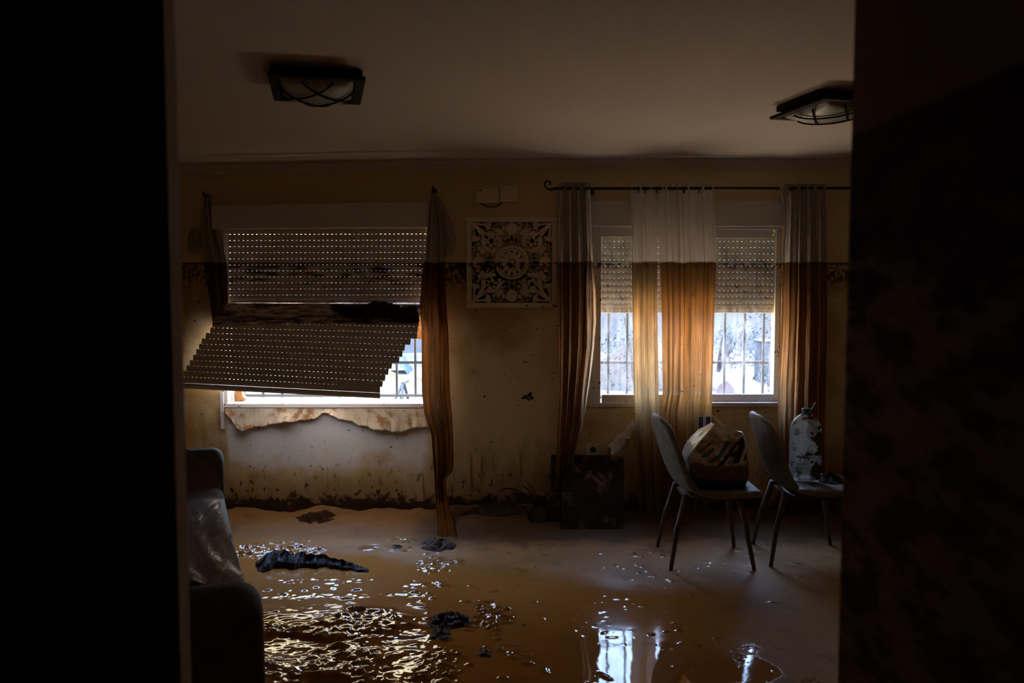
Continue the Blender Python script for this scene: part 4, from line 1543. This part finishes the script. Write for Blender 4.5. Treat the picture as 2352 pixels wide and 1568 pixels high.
tips = [((1133, 1148), (1150, 1105), (1190, 1118)), ((1187, 1114), (1205, 1110), (1225, 1135)), ((1198, 1101), (1215, 1105), (1230, 1130)), ((1170, 1136), (1185, 1128), (1215, 1138)),
        ((1174, 1150), (1180, 1128), (1205, 1140)), ((1246, 1120), (1250, 1128), (1250, 1150)), ((1258, 1140), (1256, 1135), (1250, 1150)), ((1160, 1165), (1180, 1148), (1210, 1150))]
for tpx, c1_, c2_ in tips:
    Yq = 5.56 + random.uniform(-.05, .05)
    blade([root, P(*c2_, Yq), P(*c1_, Yq - .03), P(*tpx, Yq - .05)], .008).build('leaf', M_leafd, pt, smooth=True)
b = MB()
b.grid(lambda u, v: root + Vector((.10 * v * math.cos(2 * PI * u), .09 * v * math.sin(2 * PI * u), -.10 + .11 * (1 - v * v) + .03 * fbm(u * 5, v * 4))), 24, 10)
b.build('root_ball', M_mud, pt, smooth=True)

def fl(px, py): return PZ(px, py, .005)
def clump_px(px, py, wpx, hpx, h, label, cat, name='mud_clump', **kw):
    c_ = fl(px, py)
    a = fl(px + wpx / 2, py)
    n_ = fl(px, py - hpx / 2)
    f_ = fl(px, py + hpx / 2)
    return clump(name, c_.x, c_.y, abs(a.x - c_.x), abs(n_.y - f_.y) / 2, h, label, cat, **kw)
clump_px(728, 1198, 100, 20, .035, 'flat dark slab of mud lying near the foot of the left wall', 'mud', seed=1.1)
# ridge of mud-soaked cloth
b = MB()
def rag(u, v):
    px = 585 + 262 * u
    yb_ = 1312 - 10 * math.sin(PI * u) + 4 * u
    p0 = PZ(px, yb_ + 7 * fbm(u * 7, 1.1) - 26 * (1 - .7 * u) * v, 0)
    hh = (.075 * (1 - u) ** .6 + .012) * math.sin(PI * min(1, v * 1.0)) ** .5 * min(1, u * 9) * (1 + .35 * fbm(u * 16, v * 3, 2))
    p0.z = floor_h(p0.x, p0.y) - .005 + hh
    if v < .5:
        p0.y += .035 * math.sin(PI * v * 2) * (1 - u)
    return p0
b.grid(rag, 110, 16)
tag(b.build('muddy_rag', M_mud, smooth=True), 'long dark mud-soaked rag lying across the wet floor by the sofa', 'rag')
clump_px(1030, 1424, 112, 44, .045, 'dark mud clump with a crumpled crest beside the trampled wet patch', 'mud', seed=5.1)
clump_px(1010, 1455, 70, 40, .028, 'glistening mud clump just in front of the crested clump', 'mud', seed=7.7)
clump_px(1112, 1500, 46, 36, .018, 'small shiny mud clump right of the trampled wet patch', 'mud', seed=9.2)
clump_px(1208, 1436, 36, 22, .010, 'little flat mud lump alone in the middle of the floor', 'mud', seed=11.4)
clump_px(912, 1254, 44, 14, .016, 'small wet mud lump left of the trailing curtain hem', 'mud', seed=13.9)
clump_px(1150, 1192, 200, 16, .06, 'long heap of dark silt along the wall under the carved panel', 'mud', seed=15.2)

# ------------------------------------------------------------------ outside
def ground_mat():
    t = NT('sunlit_silt_ground')
    n1 = t.noise(t.pos(), .8, 6, .6)
    c = t.mix(t.step(n1, .35, .65), (.11, .10, .092), (.20, .187, .172))
    return t.done(t.bsdf(c, .8, t.bump(t.noise(t.pos(), 5, 5), .5, .08), .3))
b = MB()
b.grid(lambda u, v: (-30 + 60 * u, 9.6 + 50 * v, -.12 + .05 * fbm(u * 20, v * 20)), 60, 60)
struct(b.build('ground_outside', ground_mat(), smooth=True))
M_leaf = simple('dusty_green_leaves', (.020, .027, .026), .6, 3, .4)
M_trunk = simple('brown_bark', (.02, .015, .012), .8, 10, .3)
def bush(x, y, r, h, label, seed, n=700, name='bush', ls=1.):
    rnd = random.Random(seed)
    t = thing(name, (x, y, -.1), label, 'bush', 'bushes outside')
    b = MB()
    for i in range(n):
        while True:
            q = Vector((rnd.uniform(-1, 1), rnd.uniform(-1, 1), rnd.uniform(0, 1)))
            if .25 < q.length < 1 + .2 * math.sin(q.x * 7 + q.y * 5 + seed): break
        c_ = Vector((x + q.x * r, y + q.y * r, -.1 + .1 + q.z * h))
        a = Vector((rnd.gauss(0, 1), rnd.gauss(0, 1), rnd.gauss(.4, 1))).normalized()
        e = a.orthogonal().normalized()
        g = a.cross(e)
        s_ = rnd.uniform(.025, .06) * (r ** .5) * ls
        b.add([c_ - e * s_, c_ + g * s_ * .45, c_ + e * s_, c_ - g * s_ * .45], [(0, 1, 2, 3)])
    b.build('foliage', M_leaf, t)
    b = MB()
    for k in range(4):
        a = rnd.uniform(0, 2 * PI)
        b.tube([(x, y, -.12), (x + .3 * r * math.cos(a), y + .3 * r * math.sin(a), h * .4), (x + .55 * r * math.cos(a), y + .55 * r * math.sin(a), h * .75)], [.04, .03, .012], 6)
    b.build('stem', M_trunk, t)
bush(2.35, 17, .8, .75, 'dark bush in the middle of the right pane', 1)
bush(6.2, 19, 1.0, 1.25, 'dark bush at the upper right of the right pane', 2)
bush(4.6, 13.2, .7, .55, 'low bush at the lower left of the right pane', 3)
bush(4.3, 17.2, 1.0, .9, 'broad bush along the bank in the right pane', 4)
bush(1.9, 12.4, .55, 1.55, 'tall greenish bush at the top of the left pane', 5, 300)
b = MB()
b.grid(lambda u, v: (1.2 + 2.4 * u, 14 + 2.2 * v, -.15 + .75 * math.sin(PI * u) * math.sin(PI * v) * (1 + .3 * fbm(u * 5, v * 5))), 30, 20)
tag(b.build('dirt_mound', simple('tan_earth', (.045, .030, .018), .9, 6, .3, .3), smooth=True), 'low mound of tan earth outside the left pane', 'mound')
M_bluegrey = simple('blue_grey_sheet_metal', (.022, .027, .036), .5, 6, .2)
b = MB(); b.box(4.55, 5.25, 15.0, 15.5, -.15, .62)
b.box(4.52, 5.28, 14.98, 15.52, .62, .66)
tag(b.build('metal_bin', M_bluegrey, bevel=.02), 'blue grey metal bin outside the right edge of the right pane', 'bin')
b = MB()
b.grid(lambda u, v: (2.95 + .26 * u + .06 * v, 11.9 + .2 * v + .05 * math.sin(u * 5), -.12 + .36 * v * (.6 + .4 * math.sin(PI * u)) + .04 * fbm(u * 4, v * 4)), 14, 14)
tag(b.build('red_rag', simple('faded_red_cloth', (.05, .018, .018), .8, 8, .3), smooth=True, solid=.01), 'faded red cloth lying outside the lower left of the right pane', 'rag')
b = MB()
b.grid(lambda u, v: (-3.5 + 1.42 * u, 16.4 + 1.0 * v, -.1 + .40 * math.sin(PI * min(.97, v * .7 + .2)) * (1 - (2 * u - 1) ** 6) + .06 * fbm(u * 5, v * 5)), 24, 20)
tag(b.build('blue_tarpaulin', simple('bright_blue_plastic', (.010, .028, .058), .4, 3, .3), smooth=True), 'bright blue tarpaulin heap outside the gap beside the broken shutter', 'tarpaulin')
M_beam = simple('weathered_orange_timber', (.15, .085, .030), .6, 12, .3, .1)
b = MB()
a, c = P(885, 852, 15.6), P(962, 889, 13.4)
e = Vector((.0, 0, .035))
f_ = Vector((0, .12, 0))
b.hexa([a - e, c - e, c + e, a + e], [a - e + f_, c - e + f_, c + e + f_, a + e + f_])
tag(b.build('timber_beam', M_beam, bevel=.006), 'pale orange timber beam lying slanted outside the broken window', 'timber')
b = MB()
a, c = P(955, 866, 15.2), P(985, 884, 13.9)
b.hexa([a - e, c - e, c + e, a + e], [a - e + f_, c - e + f_, c + e + f_, a + e + f_])
tag(b.build('timber_offcut', M_beam, bevel=.006), 'short timber offcut right of the slanted beam outside', 'timber')
ts = thing('metal_trestle', P(920, 914, 12.6), 'dark metal trestle standing outside below the slanted beam', 'trestle')
top = P(926, 879, 12.6)
for px, py, yq in ((908, 916, 12.4), (924, 916, 12.4), (921, 915, 12.8), (937, 915, 12.8)):
    b = MB(); b.tube([top + Vector((0, (yq - 12.6) * .4, 0)), P(px, py, yq)], .022, 8); b.build('leg', M_iron, ts)
b = MB(); b.tube([top + Vector((0, -.1, 0)), top + Vector((.03, .35, 0))], .025, 8); b.build('crossbar', M_iron, ts)
# house across the street, seen in the wet floor's reflections
M_fac = simple('yellow_render', (.78, .62, .30), .9, 2, .15)
hs = thing('house', (-6.5, 22, -.1), 'pale yellow house across the street behind the broken shutter', 'house')
b = MB(); b.box(-13, -.6, 22, 28, 3.0, 10.5); b.build('wall', M_fac, hs)
M_backdrop = simple('added_dark_backdrop', (.075, .075, .075), .8, 1.5, .3)  # for the added dark base and wall that dim the shutter holes
b = MB(); b.box(-13.1, -.5, 21.9, 28, -.2, 3.0); b.build('added_dark_base', M_backdrop, hs)
b = MB()
b.add([(-13.4, 21.5, 10.5), (-.8, 21.5, 10.5), (-.8, 28.5, 10.5), (-13.4, 28.5, 10.5), (-13.4, 25, 12.2), (-.8, 25, 12.2)], [(0, 1, 5, 4), (2, 3, 4, 5), (1, 2, 5), (3, 0, 4), (0, 3, 2, 1)])
b.build('roof', simple('terracotta_tiles', (.20, .09, .05), .8), hs)
for x_ in (-11, -8, -5, -2.6):
    for z0 in (3.2, 6.8):
        f_o = MB().box(x_ - .6, x_ + .6, 21.95, 22.02, z0, z0 + 1.5).build('window', M_white, hs)
        MB().box(x_ - .5, x_ + .5, 21.93, 21.96, z0 + .1, z0 + 1.4).build('pane', M_iron, f_o)
for i, (x_, y_, r_, h_) in enumerate(((-7.2, 18.6, 1.25, 3.5), (-4.95, 18.8, .95, 3.2), (-3.35, 18.5, .62, 2.9))):  # hedge added to block light behind the upper left shutter holes
    bush(x_, y_, r_, h_, ('added hedge bush dimming the shutter holes, farthest left before the yellow house', 'added hedge bush dimming the shutter holes, midway before the yellow house', 'added hedge bush dimming the shutter holes, rightmost before the yellow house')[i], 20 + i, 2200, 'added_hedge_bush', 2.2)

# added dark wall, dims what shows through the right shutter's holes
b = MB()
b.box(.2, 14, 23, 23.3, -.2, 3.1)
b.box(.15, 14, 22.95, 23.35, 3.1, 3.2)
tag(b.build('added_dark_wall', M_backdrop, bevel=.01), 'long dark wall added outside the right window to dim its shutter holes', 'wall')
